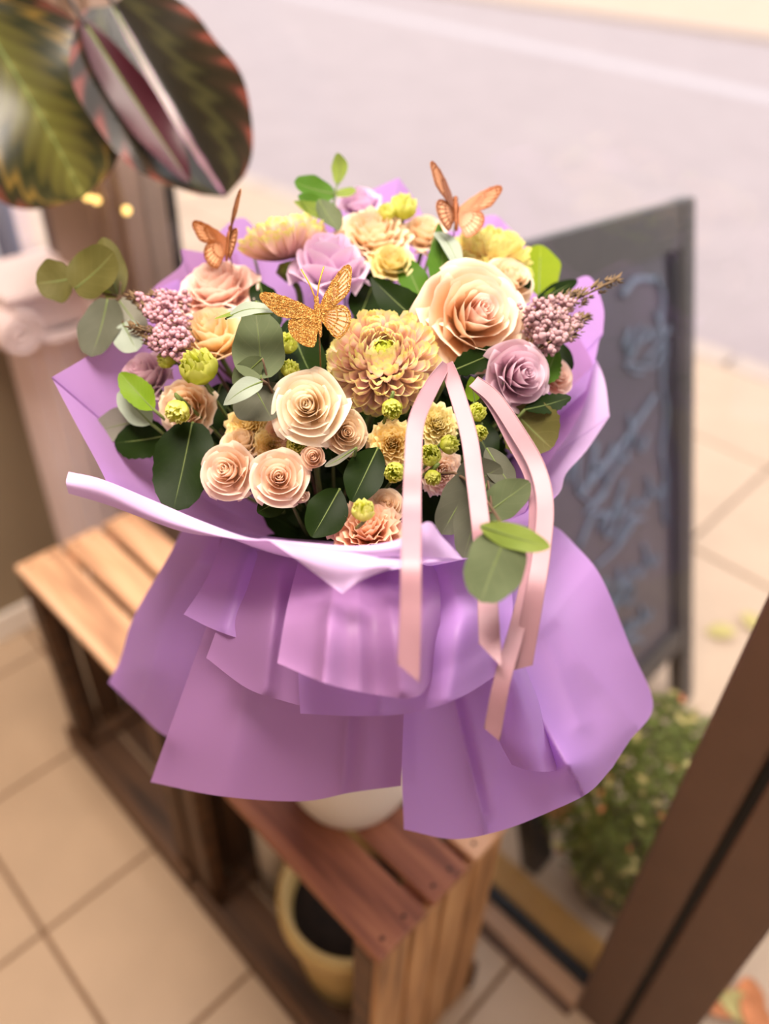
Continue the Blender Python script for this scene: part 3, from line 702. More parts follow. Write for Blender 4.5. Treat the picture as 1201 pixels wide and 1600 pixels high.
sprig('light green eucalyptus tip rising at the top behind the flowers', [
    dict(b=(528, 288, .725), t=(526, 238, .72), w=30, m='euc_green', s='oval', nx=-.6, bend=.15),
    dict(b=(521, 303, .715), t=(460, 282, .70), w=44, m='leaf_mid', s='round', nx=-.1, ny=.3, sb=(522, 310, .718)),
    dict(b=(522, 303, .72), t=(556, 296, .715), w=22, m='euc_green', s='oval', ny=.5, sb=(522, 310, .718)),
    dict(b=(527, 328, .70), t=(466, 304, .69), w=40, m='leaf_mid', s='oval', ny=.4, bend=.15, sb=(524, 335, .71)),
    dict(b=(530, 340, .70), t=(459, 312, .685), w=28, m='euc_green', s='point', curl=.1, sb=(524, 335, .71)),
    dict(b=(498, 312, .69), t=(530, 358, .68), w=38, m='euc_grey', s='oval', fold=.4, nx=.5, sb=(524, 335, .71)),
], VASE + Vector((0, .03, .17)), stem_pts=[(545, 760, .74), (540, 480, .72), (524, 360, .715), (522, 308, .718), (528, 285, .722)])
sprig('grey green eucalyptus with curled silvery leaves at centre left', [
    dict(b=(408, 592, .562), t=(398, 482, .575), w=84, m='euc_grey', s='round', fold=.10, bend=.08, sb=(420, 600, .565)),
    dict(b=(448, 487, .555), t=(330, 494, .560), w=26, m='euc_green', s='point', bend=-.05, ny=.9, sb=(420, 600, .565), st=0),
    dict(b=(352, 498, .560), t=(444, 486, .552), w=34, m='leaf_silver', s='point', bend=-.14, ny=.7, st=0),
    dict(b=(410, 596, .552), t=(348, 632, .545), w=38, m='leaf_silver', s='point', bend=-.14, ny=.2, sb=(420, 600, .565)),
    dict(b=(410, 560, .56), t=(362, 600, .57), w=40, m='euc_grey', s='oval', sb=(420, 600, .565)),
    dict(b=(395, 600, .57), t=(425, 655, .56), w=92, m='euc_taupe', s='oval', bend=.05, ny=.4, sb=(420, 600, .565)),
    dict(b=(400, 470, .59), t=(402, 540, .575), w=50, m='euc_grey', s='oval', sb=(420, 600, .565), st=0),
], VASE + Vector((-.01, -.01, .17)), stem='stem_brown', stem_pts=[(500, 800, .66), (450, 680, .60), (424, 610, .567), (408, 592, .562)])
sprig('eucalyptus sprig at the lower right with round leaves hanging over the wrap', [
    dict(b=(786, 824, .488), t=(857, 848, .482), w=0, m='euc_green') if 0 else dict(b=(750, 822, .456), t=(860, 854, .450), w=42, m='euc_green', s='oval', bend=.10, ny=.15, fold=.05),
    dict(b=(792, 834, .460), t=(752, 940, .440), w=96, m='euc_grey', s='round', bend=.06, fold=.03, sb=(788, 828, .462)),
    dict(b=(762, 752, .53), t=(724, 872, .515), w=66, m='euc_taupe', s='round', bend=.05, sb=(768, 790, .51)),
    dict(b=(745, 740, .54), t=(690, 835, .53), w=66, m='euc_taupe', s='round', sb=(768, 790, .51), st=0),
    dict(b=(752, 808, .515), t=(828, 752, .515), w=58, m='euc_grey', s='oval', bend=.06, nx=-.2, sb=(768, 800, .51)),
    dict(b=(712, 768, .545), t=(784, 730, .54), w=72, m='euc_taupe', s='oval', bend=.05, st=0),
    dict(b=(760, 700, .555), t=(800, 760, .53), w=42, m='euc_taupe', s='oval', st=0),
], VASE + Vector((.02, -.02, .17)), stem='stem_brown', stem_pts=[(590, 820, .66), (690, 740, .56), (752, 775, .515), (788, 826, .462)])
# dense shade-filling greenery under the blooms
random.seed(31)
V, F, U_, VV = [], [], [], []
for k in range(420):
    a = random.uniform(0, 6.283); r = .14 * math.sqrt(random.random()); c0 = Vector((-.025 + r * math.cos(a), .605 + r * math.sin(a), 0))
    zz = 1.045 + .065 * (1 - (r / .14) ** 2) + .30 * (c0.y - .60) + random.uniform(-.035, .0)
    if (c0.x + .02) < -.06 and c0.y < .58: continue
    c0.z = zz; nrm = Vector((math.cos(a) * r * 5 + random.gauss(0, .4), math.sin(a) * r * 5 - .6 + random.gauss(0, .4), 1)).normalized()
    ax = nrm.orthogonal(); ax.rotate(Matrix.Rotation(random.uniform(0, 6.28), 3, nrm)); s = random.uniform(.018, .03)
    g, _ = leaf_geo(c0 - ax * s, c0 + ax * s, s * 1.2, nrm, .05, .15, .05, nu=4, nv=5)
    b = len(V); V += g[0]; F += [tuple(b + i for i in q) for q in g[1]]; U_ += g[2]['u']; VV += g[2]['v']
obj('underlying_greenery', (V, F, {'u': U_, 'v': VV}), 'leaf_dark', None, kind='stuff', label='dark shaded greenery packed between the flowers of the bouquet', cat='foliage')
bl = thing('stem_bundle', 'bundle of green flower stems standing in the white vase', 'stems', loc=VASE)
V, F = [], []
for k in range(26):
    a = k * 2.4; r = .003 + .0045 * math.sqrt(k)
    V, F = join((V, F), tube([(r * 1.6 * math.cos(a + .8), r * 1.6 * math.sin(a + .8), .02), (r * .7 * math.cos(a), r * .7 * math.sin(a), .36), (r * 1.8 * math.cos(a - .6), r * 1.8 * math.sin(a - .6) - .01, .50)], .0026, 5, 10))
obj('stems', (V, F), 'stem_green', bl, kind='stuff')
t = thing('vase', 'white rounded vase on the crate, its base peeking out below the wrap', 'vase', loc=VASE)
obj('vase_body', lathe([(.0, .0), (.058, .0), (.070, .006), (.080, .03), (.084, .07), (.080, .12), (.066, .17), (.052, .20), (.055, .215), (.050, .215), (.048, .20), (.062, .165), (.074, .12), (.0001, .02)], 56), 'pot_white', t)

# ------------------------------------------------------------------ flowers
ROSE = {
 'open': [(2, .06, .60, 2.6, .0), (3, .13, .63, 1.9, .01), (3, .22, .62, 1.6, .03), (3, .32, .58, 1.35, .06), (4, .44, .51, 1.15, .10), (4, .57, .42, 1.05, .15), (5, .72, .30, .92, .20), (5, .88, .14, .88, .24)],
 'full': [(2, .07, .55, 2.6, .0), (3, .15, .58, 1.9, .02), (3, .25, .57, 1.5, .05), (4, .37, .53, 1.2, .09), (5, .50, .45, 1.0, .13), (5, .64, .34, .95, .18), (6, .79, .20, .82, .22), (6, .93, .03, .78, .24)],
 'cup': [(2, .07, .78, 2.6, .0), (3, .15, .82, 1.9, .01), (3, .25, .82, 1.6, .03), (3, .37, .78, 1.4, .06), (4, .52, .68, 1.15, .12), (5, .70, .48, 1.0, .20), (5, .88, .20, .9, .28)],
 'small': [(2, .07, .72, 2.6, .0), (3, .15, .75, 1.9, .02), (3, .26, .72, 1.6, .05), (3, .39, .64, 1.4, .08), (4, .55, .52, 1.15, .13), (4, .72, .38, 1.05, .18), (5, .90, .20, .9, .24)],
 'bud': [(2, .10, .95, 2.5, .0), (3, .20, .96, 1.8, .01), (3, .32, .90, 1.5, .03), (3, .47, .75, 1.3, .07), (4, .62, .50, 1.05, .12)],
}
def petal_geo(r, zt, W, curl, th0, drift, ruffle, seed, nu=10, nv=9, zb=-.35, pt=.05, rb=.06):
    rr = random.Random(seed); ph = rr.uniform(0, 6.28); f1 = rr.uniform(5, 7)
    dz = rr.uniform(-.03, .03); dr = rr.uniform(-.03, .03) * r; asym = rr.uniform(-.12, .12)
    def fn(u, v):
        x = u * 2 - 1
        wv = .42 + .58 * math.sin(math.pi / 2 * min(1, v * 1.7))
        ax_ = abs(x); vv = v * (1 - (.10 * ax_ * ax_ + .34 * ax_ ** 5) * min(1, .35 + r * 1.1))
        rad = (rb + (r + dr - rb) * math.sin(math.pi / 2 * min(1, vv * 1.12)) ** .8) + drift * x * (.5 + .5 * v)
        z = zb + (zt + dz - zb) * vv ** 1.15
        c = max(0, (v - .58) / .42)
        edge = c * c * (.55 + .45 * x * x + asym * x)
        rad += curl * edge * 1.0; z -= curl * edge * .75 * c
        e2 = max(0, (abs(x) - .6) / .4) ** 2 * v; rad += curl * e2 * .12
        if ruffle:
            q = v ** 3; rad += ruffle * q * math.sin(x * f1 * 2 + ph); z += ruffle * q * .8 * math.cos(x * f1 * 1.7 + ph * 2)
        else:
            rad += .012 * v * v * math.sin(x * 5 + ph)
        th = th0 + x * W * wv
        z += pt * c * (1 - abs(x)) * min(1, r * 1.5)
        return Vector((rad * math.cos(th), rad * math.sin(th), z))
    return gridsurf(fn, nu, nv)
def frame(p, tx, ty, spin=0):
    n = (-FW + RT * tx + UP * ty).normalized(); x = n.orthogonal().normalized()
    x = Matrix.Rotation(spin, 3, n) @ x; y = n.cross(x)
    return Matrix(((x.x, y.x, n.x, p.x), (x.y, y.y, n.y, p.y), (x.z, y.z, n.z, p.z), (0, 0, 0, 1)))
def add_stem(t, M, zb, R, thick=.0022, mat='stem_green'):
    Mi = M.inverted(); a = Vector((0, 0, zb)); q = rootpt(); m_ = tie()
    obj('stem', tube([a, a + Vector((0, 0, -R * .5)), (Mi @ m_) * .55 + a * .45, Mi @ m_, Mi @ q], thick, 6, 16), mat, t)
def sepals(t, R, zb, n=5, L=.5, mat='sepal', up=True):
    for k in range(n):
        a = k * 2 * math.pi / n; d = Vector((math.cos(a), math.sin(a), 0))
        g, _ = leaf_geo(Vector((0, 0, zb)), d * R * L * .8 + Vector((0, 0, zb + (R * L * .5 if up else -R * L * .2))), R * .2, Vector((0, 0, -1)), -.15, .2, 0, nu=4, nv=6, shape='point')
        obj('sepal', g, mat, t)
    obj('calyx', lathe([(.0001, zb - R * .22), (R * .1, zb - R * .2), (R * .14, zb - R * .08), (R * .1, zb + R * .03)], 12), mat, t)
SEED = [100]
def rose(label, x, y, Rp, mat, style='open', tx=0, ty=0, off=0, ruffle=0, name='rose', cat='rose', group=None, spin=None, hs=1.0, nu=10, nv=9, core=None, inner=None):
    d = dd(x, y) + off; R = Rp * d / FPX; SEED[0] += 1; rr = random.Random(SEED[0])
    p = at(x, y, d + .012); M = frame(p, tx, ty, rr.uniform(0, 6.28) if spin is None else spin)
    t = thing(name, label, cat, M=M, group=group)
    th = rr.uniform(0, 6.28); n_lay = len(ROSE[style])
    for li, (n, r, zt, W, curl) in enumerate(ROSE[style]):
        th += rr.uniform(.5, 1.1)
        for k in range(n):
            g = petal_geo(r, zt * hs, W, curl, th + k * 2 * math.pi / n + rr.uniform(-.08, .08), .035 if r < .5 else .05, ruffle * (0.4 + r), SEED[0] * 50 + li * 9 + k, nu, nv, zb=-.35 * hs)
            g = ([v * R for v in g[0]], g[1], g[2])
            obj('petal', g, (inner if inner and li < 3 else mat), t)
    sepals(t, R, -.34 * R * hs, 5, .55); add_stem(t, M, -.5 * R * hs, R)
    return t
rose('large peach garden rose with wide unfurled petals at upper right', 738, 497, 92, 'petal_peach_big', 'open', .28, .12, -.02, nu=14, nv=12, ruffle=.012, inner='petal_blush')
rose('blush pink ruffled rose at the left rim above the heather', 338, 452, 66, 'petal_blush', 'full', -.25, .9, .0, ruffle=.022)
rose('mauve lilac rose behind the centre gold butterfly', 516, 425, 62, 'petal_lilac_bright', 'cup', -.02, 1.25, .005, hs=1.15)
rose('lilac rose with tight swirled heart at the right above the ribbon', 806, 588, 56, 'petal_lilac', 'small', .38, .0, -.008, nu=12, nv=10)
rose('cream white open rose at the centre of the bouquet', 482, 636, 60, 'petal_cream', 'open', -.08, .05, -.028, nu=12, nv=11)
rose('small tan rose with a tight spiral right of the cream white rose', 538, 676, 36, 'petal_cream_tan', 'small', .3, -.05, -.012)
rose('pink cream spray rose at lower left, left of a matching pair', 358, 737, 46, 'petal_cream_pink', 'small', -.2, .1, -.012)
rose('pink cream spray rose at lower left, right of a matching pair', 436, 748, 46, 'petal_cream_pink', 'small', .1, .15, -.015)
rose('half open pink cream rosebud next to the small tan rose', 490, 716, 28, 'petal_cream_pink', 'bud', .0, .1, -.012)
rose('loose cream petalled rose just above the lower left pair', 378, 694, 32, 'petal_cream_tan', 'small', .1, .9, .005)
rose('apricot lisianthus behind the curled silvery leaf at left', 334, 530, 54, 'petal_apricot', 'small', -.15, .6, .0, .03, 'lisianthus', 'lisianthus', hs=1.3)
rose('dusty lilac rose at the far left rim behind a bright leaf', 230, 590, 42, 'petal_mauve', 'small', -.25, .4, .005, hs=1.3)
rose('cream peach lisianthus hanging at left below the lime bud', 294, 638, 46, 'petal_peach', 'small', -.2, -.2, .0, .04, 'lisianthus', 'lisianthus')
rose('peach ruffled carnation at the top centre', 580, 368, 60, 'petal_peach', 'full', .0, .7, -.0, .06, 'carnation', 'carnation')
rose('pale yellow rose tucked below the top peach carnation', 612, 412, 36, 'petal_yellow', 'small', .1, .5, .005, .02)
rose('pinkish peach rose half hidden behind the upright silvery leaf', 662, 368, 36, 'petal_peach', 'cup', .1, .6, .012)
rose('cream peach rose at upper right above the heather', 792, 442, 42, 'petal_peach', 'cup', .35, .35, -.012)
rose('peach rose petals between the big peach rose and the lilac rose', 812, 515, 36, 'petal_peach', 'small', .45, .25, .002)
rose('blush rose edge behind the lilac rose at the right rim', 866, 588, 32, 'petal_blush', 'small', .5, .2, .012)
rose('pink lilac rose out of focus at the top rim of the bouquet', 562, 318, 34, 'petal_lilac_bright', 'small', -.1, .8, .02)
rose('mustard yellow carnation in the shade left of the cream white rose', 386, 664, 34, 'petal_mustard', 'full', -.1, .3, .008, .07, 'carnation', 'carnation')
rose('mustard yellow carnation lower, above the rosebud', 424, 694, 26, 'petal_mustard', 'full', .1, .1, .006, .07, 'carnation', 'carnation')
rose('peach carnation at the bottom rim under a lime bud', 572, 826, 56, 'petal_coral', 'full', .0, .7, .004, .08, 'carnation', 'carnation')
rose('yellow ruffled carnation left of the longest ribbon', 612, 692, 36, 'petal_mustard', 'full', -.1, .1, -.0, .08, 'carnation', 'carnation')
rose('cream yellow carnation between the two left ribbons', 682, 662, 34, 'petal_yellow', 'full', .1, .2, .0, .08, 'carnation', 'carnation')
rose('creamy pink ruffled lisianthus between the ribbons lower down', 690, 738, 36, 'petal_cream_pink', 'full', .3, -.1, .012, .06, 'lisianthus', 'lisianthus')
rose('tan peach petals of a rose left of the cream white rose', 436, 672, 24, 'petal_coral', 'small', -.4, .1, .004)
rose('peach petals showing behind the bottom carnation by the ribbon', 604, 790, 28, 'petal_peach', 'small', .1, .4, .018)
rose('small pale pink rosebud under the right spray rose', 470, 772, 18, 'petal_cream_pink', 'bud', .2, -.6, -.004)
# lime buds
def bud(label, x, y, Rp, mat='petal_lime', tx=0, ty=0, off=-.01, L=1.5):
    d = dd(x, y) + off; R = Rp * d / FPX; SEED[0] += 1; rr = random.Random(SEED[0])
    M = frame(at(x, y, d), tx, ty, rr.uniform(0, 6)); t = thing('lisianthus_bud', label, 'flower bud', M=M)
    for li, (r, zt, W) in enumerate(((.35, L * .62, 1.3), (.62, L * .55, 1.15), (.85, L * .42, 1.0))):
        for k in range(3 + li):
            rd = random.Random(SEED[0] * 7 + li * 5 + k); ph = rd.uniform(0, 6)
            th0 = k * 2 * math.pi / (3 + li) + li * .8 + rd.uniform(-.2, .2)
            def fn(u, v, r=r, zt=zt, W=W, th0=th0, ph=ph):
                xx = u * 2 - 1; rad = r * math.sin(math.pi * (.06 + .66 * v ** .9)) ** .8 + .05 * xx + .10 * v ** 4 * math.sin(xx * 6 + ph)
                return Vector((rad * math.cos(th0 + xx * W * (.5 + .5 * math.sin(math.pi * v)) + v * .5), rad * math.sin(th0 + xx * W * (.5 + .5 * math.sin(math.pi * v)) + v * .5), -L * .45 + (zt + L * .45) * v * (1 - .08 * xx * xx) + .05 * v * math.sin(xx * 5 + ph))) * R
            obj('petal', gridsurf(fn, 8, 8), mat, t)
    sepals(t, R * 1.1, -L * .45 * R, 5, .8); add_stem(t, M, -L * .6 * R, R, .0013)
    return t
bud('large lime yellow lisianthus bud above the left lilac rose', 312, 577, 34, 'petal_lime', -.15, .7, -.018)
bud('small lime bud pointing left beside the heather', 262, 562, 17, 'petal_lime', -.9, .4, -.01)
bud('tiny green bud above the large lime bud', 282, 545, 13, 'petal_lime', -.3, .9, -.015)
bud('greenish bud hanging under the large lime bud', 278, 642, 22, 'petal_lime_soft', -.1, -.8, -.022)
bud('lime bud with frilled tips left of the cream white rose', 452, 578, 17, 'petal_lime', .5, .6, -.012)
bud('yellow green bud beside the centre eucalyptus leaf', 448, 538, 19, 'petal_lime', .3, .5, .004)
bud('bright lime bud at the top of the bouquet, right of two', 630, 326, 24, 'petal_lime_soft', .1, 1.0, -.01)
bud('bright lime bud at the top of the bouquet, left of two', 604, 334, 17, 'petal_lime_soft', -.4, .9, -.01)
bud('lime bud under the rim of the large chrysanthemum', 612, 638, 19, 'petal_lime', .1, -.7, -.022)
bud('lime green bud on top of the bottom peach carnation', 567, 799, 21, 'petal_lime_soft', .05, .8, -.03)
bud('olive yellow bud low beside the longest ribbon', 617, 738, 19, 'petal_lime', -.3, -.2, -.01)
bud('lime bud between the two left ribbons, right of a pair', 700, 695, 18, 'petal_lime', .9, .2, -.012)
bud('lime bud between the two left ribbons, left of a pair', 672, 712, 20, 'petal_lime', -.1, .2, -.008)
bud('small lime bud at the bottom of the cluster between the ribbons', 676, 745, 15, 'petal_lime', .0, -.9, -.01)
bud('lime bud peeking above right of the second ribbon', 744, 645, 17, 'petal_lime', .4, .3, .0)
bud('lime bud lower right of the second ribbon', 748, 676, 15, 'petal_lime', .3, -.4, .002)
bud('shaded green bud between the tan rose and the rosebud', 462, 695, 18, 'petal_lime_soft', .3, .0, .006)
bud('pale green tip at the top right behind the cream rose', 820, 430, 14, 'petal_lime_soft', .7, .2, -.0)

# chrysanthemums
def mum_petal(w_=.17, cup=.5, hook=.5):
    def fn(u, v):
        x = u * 2 - 1; wv = (.30 + .70 * math.sin(math.pi * min(1, v * .66 + .04)) ** .9) * w_ / 2
        if v > .85: wv *= math.sqrt(max(0.02, 1 - ((v - .85) / .15) ** 2 * .9))
        z = cup * wv * (x * x) * 1.7 + hook * v ** 2.6 * .46
        return Vector((x * wv, v - hook * .22 * v ** 4, z))
    return gridsurf(fn, 4, 8)
def mum(label, x, y, Rp, mat, tx, ty, off=0, n=175, inner=None, maxphi=112, squash=1.0, nin=26, seed=1, wid=.19):
    d = dd(x, y) + off; R = Rp * d / FPX; M = frame(at(x, y, d + R * .35), tx, ty, seed)
    t = thing('chrysanthemum', label, 'chrysanthemum', M=M); rr = random.Random(seed)
    meshes = []
    for h in (1.1, 1.0, .85, .6):
        g = mum_petal(wid, .8, h); me = mesh('petal', *g); me.materials.append(MATS[mat]); meshes.append(me)
    gi = mum_petal(.26, .9, 1.1); mi = mesh('petal', *gi); mi.materials.append(MATS[inner or mat])
    for i in range(n):
        q = (i + .5) / n; phi = math.radians(6 + (maxphi - 6) * q ** .62) + rr.uniform(-.05, .05); th = i * 2.39996 + rr.uniform(-.07, .07)
        L = (.34 + .62 * min(1, q * 1.5) ** .7) * rr.uniform(.93, 1.06)
        dirv = Vector((math.sin(phi) * math.cos(th), math.sin(phi) * math.sin(th), math.cos(phi) * squash))
        dirv.normalize(); upv = Vector((0, 0, 1)) - dirv * dirv.z
        if upv.length < 1e-3: upv = Vector((1, 0, 0))
        upv.normalize(); inward = upv            # petals hook up towards the crown
        sd = dirv.cross(inward)
        R3 = Matrix(((sd.x, dirv.x, inward.x), (sd.y, dirv.y, inward.y), (sd.z, dirv.z, inward.z)))
        R3 = R3 @ Matrix.Rotation(rr.uniform(-.3, .3), 3, 'Y')
        sc = L * R; ws = (.62 + .5 * q) * R / max(sc, 1e-6) * rr.uniform(.9, 1.1)
        me = mi if i < nin else meshes[min(3, int(q * 4))]
        M4 = Matrix.Translation(Vector((0, 0, -.05 * R)) + dirv * R * .06) @ R3.to_4x4() @ Matrix.Diagonal((sc * ws, sc, sc, 1))
        o = bpy.data.objects.new('petal', me); COL.objects.link(o); o.parent = t; o.matrix_local = M4
    obj('calyx', lathe([(.0001, -.5 * R), (.16 * R, -.42 * R), (.3 * R, -.22 * R), (.2 * R, -.08 * R)], 20), 'sepal', t)
    add_stem(t, M, -.45 * R, R, .003)
    return t
mum('large pink chrysanthemum with lime tipped petals at the centre', 598, 566, 98, 'petal_mum', .06, .42, -.005, 250, 'petal_mum_green', 118, 1.0, 40, 3, .235)
mum('chrysanthemum seen from the side with lime tips at upper left', 450, 402, 86, 'petal_mum_pink', -.9, 3.6, .0, 170, 'petal_mum_green', 84, 1.0, 26, 5, .19)
mum('pale yellow chrysanthemum under the top right butterfly', 766, 402, 70, 'petal_mum_yellow', .3, 1.6, .008, 200, 'petal_mum_yellow', 105, 1.0, 24, 7, .19)

# heather
def heather(label, spikes, seed, bloom):
    random.seed(seed); r = rootpt(); t = thing('heather_sprig', label, 'heather', loc=r)
    fb = lathe([(.0001, -.9), (.8, -.5), (1, .1), (.75, .8), (.0001, 1.1)], 7)
    for pts, rad, tipn in spikes:
        P = [at(*p) - r for p in pts]; V, F = [], []; NV, NF = [], []
        L = sum((P[i + 1] - P[i]).length for i in range(len(P) - 1)); n = int(L / .00033)
        for k in range(n):
            q = random.random() ** .9; c = catmull(P, q); dv = (catmull(P, min(1, q + .03)) - catmull(P, max(0, q - .03))).normalized()
            a = dv.orthogonal().normalized(); a.rotate(Matrix.Rotation(random.uniform(0, 6.28), 3, dv))
            rr_ = rad * (1.0 - .75 * q) * random.uniform(.35, 1); pos = c + a * rr_ + dv * random.uniform(0, .003)
            if q < tipn:
                s = random.uniform(.0016, .0026); b = len(V); ax = (a + dv * .6).normalized(); R3 = ax.to_track_quat('Z', 'Y').to_matrix()
                V += [pos + R3 @ (v * s) for v in fb[0]]; F += [tuple(b + i for i in f) for f in fb[1]]
            if q > tipn - .35 or random.random() < .3:
                b = len(NV); ax = (a * .6 + dv).normalized(); R3 = ax.to_track_quat('Z', 'Y').to_matrix(); s = random.uniform(.0035, .0062)
                for v in ((-.22, 0, 0), (.12, .2, 0), (.12, -.2, 0), (0, 0, 1)): NV.append(pos + R3 @ (Vector(v) * s))
                NF += [(b, b + 1, b + 3), (b + 1, b + 2, b + 3), (b + 2, b, b + 3)]
        obj('blossom', (V, F), bloom, t, kind='stuff'); obj('needles', (NV, NF), 'heather_tip', t, kind='stuff')
        obj('stem', tube(P, .0009, 5, 14), 'stem_brown', t)
    obj('main_stem', tube([Vector((0, 0, 0)), tie() - r, at(*spikes[0][0][0]) - r], .0014, 6, 12), 'stem_brown', t)
heather('pink heather sprig at the left rim of the bouquet', [
    ([(288, 500, .62), (250, 485, .62), (205, 462, .63)], .013, .85), ([(300, 515, .61), (262, 505, .61), (222, 480, .62)], .012, .9),
    ([(295, 530, .60), (255, 525, .605), (205, 510, .615)], .010, .6), ([(300, 548, .60), (265, 545, .60), (228, 530, .61)], .010, .85),
    ([(300, 480, .63), (270, 470, .63), (240, 462, .63)], .012, .9)], 2, 'heather_bloom')
heather('greyish pink heather sprig pointing right over the chalkboard', [
    ([(830, 530, .615), (880, 480, .62), (965, 436, .63)], .012, .55), ([(815, 500, .615), (855, 480, .62), (900, 460, .625)], .013, .8),
    ([(840, 545, .61), (875, 515, .615), (915, 495, .62)], .012, .85), ([(845, 545, .605), (868, 530, .61), (900, 520, .615)], .010, .8),
    ([(822, 510, .61), (845, 500, .612), (885, 492, .618)], .012, .95)], 6, 'heather_bloom_grey')

# ------------------------------------------------------------------ butterflies
FWO = [(0, .06), (.18, .30), (.42, .58), (.68, .82), (.88, .96), (1.0, .97), (1.04, .86), (.99, .68), (.93, .50), (.85, .33), (.66, .18), (.4, .06), (.12, -.02)]
HWO = [(0, .02), (.25, .08), (.52, .12), (.74, .06), (.84, -.10), (.84, -.30), (.76, -.50), (.64, -.66), (.50, -.76), (.38, -.78), (.26, -.62), (.14, -.36), (.04, -.14)]
def cr2(P, n):
    Q = [Vector((x, y, 0)) for x, y in P]; Q = Q + [Q[0]]
    return [catmull(Q, k / n) for k in range(n)]
def wing(parent, name, outline, sc, side, dihed, rot, film, glit):
    M = Matrix.Rotation(-dihed * side, 4, 'Y') @ Matrix.Rotation(rot * side, 4, 'Z') @ Matrix.Diagonal((side * sc, sc, sc, 1))
    pts = cr2(outline, 48); n = len(pts); cen = sum(pts, Vector()) / n
    V = [cen] + [cen.lerp(p, .5) for p in pts] + pts; V = V + [v + Vector((0, 0, .008)) for v in V]; m_ = 1 + 2 * n; F = []
    for lay, o in ((0, 0), (1, m_)):
        for i in range(n):
            j = (i + 1) % n; a = (o, o + 1 + i, o + 1 + j); b = (o + 1 + i, o + 1 + n + i, o + 1 + n + j, o + 1 + j)
            F += [a, b] if lay else [a[::-1], b[::-1]]
    for i in range(n): j = (i + 1) % n; F.append((1 + n + i, 1 + n + j, m_ + 1 + n + j, m_ + 1 + n + i))
    V = [M @ Vector((v.x, v.y, v.z + .06 * math.sin(v.x * 3))) for v in V]
    wo = obj(name, (V, F, None, False), film, parent)
    # raised glitter border, veins and spots
    V, F = [], []
    def strip(a, b, w0, w1, z=.014):
        d = (b - a); s = Vector((-d.y, d.x, 0)).normalized(); k0 = len(V)
        for q in range(6):
            p = a.lerp(b, q / 5); w_ = w0 + (w1 - w0) * q / 5
            for sg in (-1, 1): V.append(M @ Vector((p.x + s.x * w_ * sg, p.y + s.y * w_ * sg, z + .06 * math.sin((p.x + s.x * w_ * sg) * 3))))
        for q in range(5): F.append((k0 + 2 * q, k0 + 2 * q + 1, k0 + 2 * q + 3, k0 + 2 * q + 2))
    for zz in (.014, -.006):
        for i in range(n):
            j = (i + 1) % n; a0, b0 = pts[i], pts[j]; a1, b1 = a0.lerp(cen, .17), b0.lerp(cen, .17); k0 = len(V)
            for p in (a0, b0, b1, a1): V.append(M @ Vector((p.x, p.y, zz + .06 * math.sin(p.x * 3))))
            F.append((k0, k0 + 1, k0 + 2, k0 + 3))
            a0, b0 = pts[i].lerp(cen, .24), pts[j].lerp(cen, .24); a1, b1 = a0.lerp(cen, .10), b0.lerp(cen, .10)
            if 8 < i < 42:
                k0 = len(V)
                for p in (a0, b0, b1, a1): V.append(M @ Vector((p.x, p.y, zz + .06 * math.sin(p.x * 3))))
                F.append((k0, k0 + 1, k0 + 2, k0 + 3))
        for i in range(6, 45, 3):
            a = pts[0].lerp(pts[i], .12); strip(a, pts[i], .016, .014, zz * 1.3)
        for i in range(8, 40, 2):
            p = pts[i].lerp(pts[0], .42); strip(p, p.lerp(pts[i], .15), .035, .012, zz)
    obj('vein_pattern', (V, F, None, False), glit, wo)
def butterfly(label, x, y, d, size, tx, ty, roll, dl, dr, film='wing_film', film_l=None, rl=0, rr=0, glit='gold_glitter', ant=1, sl=1, sr=1):
    s = size * d / FPX; n = (-FW + RT * tx + UP * ty).normalized()
    u = (UP * math.cos(roll) + RT * math.sin(roll)); u = (u - n * u.dot(n)).normalized(); rx = u.cross(n); p = at(x, y, d)
    M = Matrix(((rx.x, u.x, n.x, p.x), (rx.y, u.y, n.y, p.y), (rx.z, u.z, n.z, p.z), (0, 0, 0, 1)))
    t = thing('butterfly', label, 'butterfly', M=M)
    for side, dh, ro, sc, fm in ((-1, dl, rl, sl, film_l or film), (1, dr, rr, sr, film)):
        wing(t, 'fore_wing', FWO, s * sc, side, dh, ro, fm, glit); wing(t, 'hind_wing', HWO, s * sc * .9, side, dh * .9, ro * .6, fm, glit)
    body = lathe([(.0001, -.58), (.035, -.52), (.06, -.3), (.06, -.05), (.085, .08), (.08, .22), (.05, .28), (.065, .34), (.06, .42), (.0001, .46)], 14)
    obj('body', xf(body, Matrix.Translation((0, 0, .03 * s)) @ Matrix.Rotation(-math.pi / 2, 4, 'X') @ Matrix.Diagonal((s, s, s, 1)) if 0 else Matrix.Translation((0, 0, .03 * s)) @ Matrix(((s, 0, 0, 0), (0, 0, s, 0), (0, -s, 0, 0), (0, 0, 0, 1)))), glit, t)
    if ant:
        for sd in (-1, 1): obj('antenna', tube([(sd * .03 * s, .42 * s, .05 * s), (sd * .12 * s, .75 * s, .10 * s), (sd * .27 * s, 1.12 * s, .10 * s)], .02 * s, 5, 10), 'antenna_gold', t)
    q = Vector((0, -.1 * s, -.02 * s)); obj('pick_wire', tube([q, M.inverted() @ (p + Vector((0, .01, -.05))), M.inverted() @ (p + Vector((.0, .02, -.10)))], .0006, 5, 6), 'wire', t)
butterfly('gold glitter butterfly facing the viewer at the centre of the bouquet', 497, 492, .548, 66, 0, .1, -.12, .15, .12, film_l='gold_glitter', rl=-.35, rr=.12, sl=1.03, sr=1.0)
butterfly('coppery butterfly perched at the upper left rim with one wing upright', 358, 378, .655, 58, -.1, .1, .10, -.25, 1.05, glit='wing_copper', rl=-.3, rr=.25, ant=0)
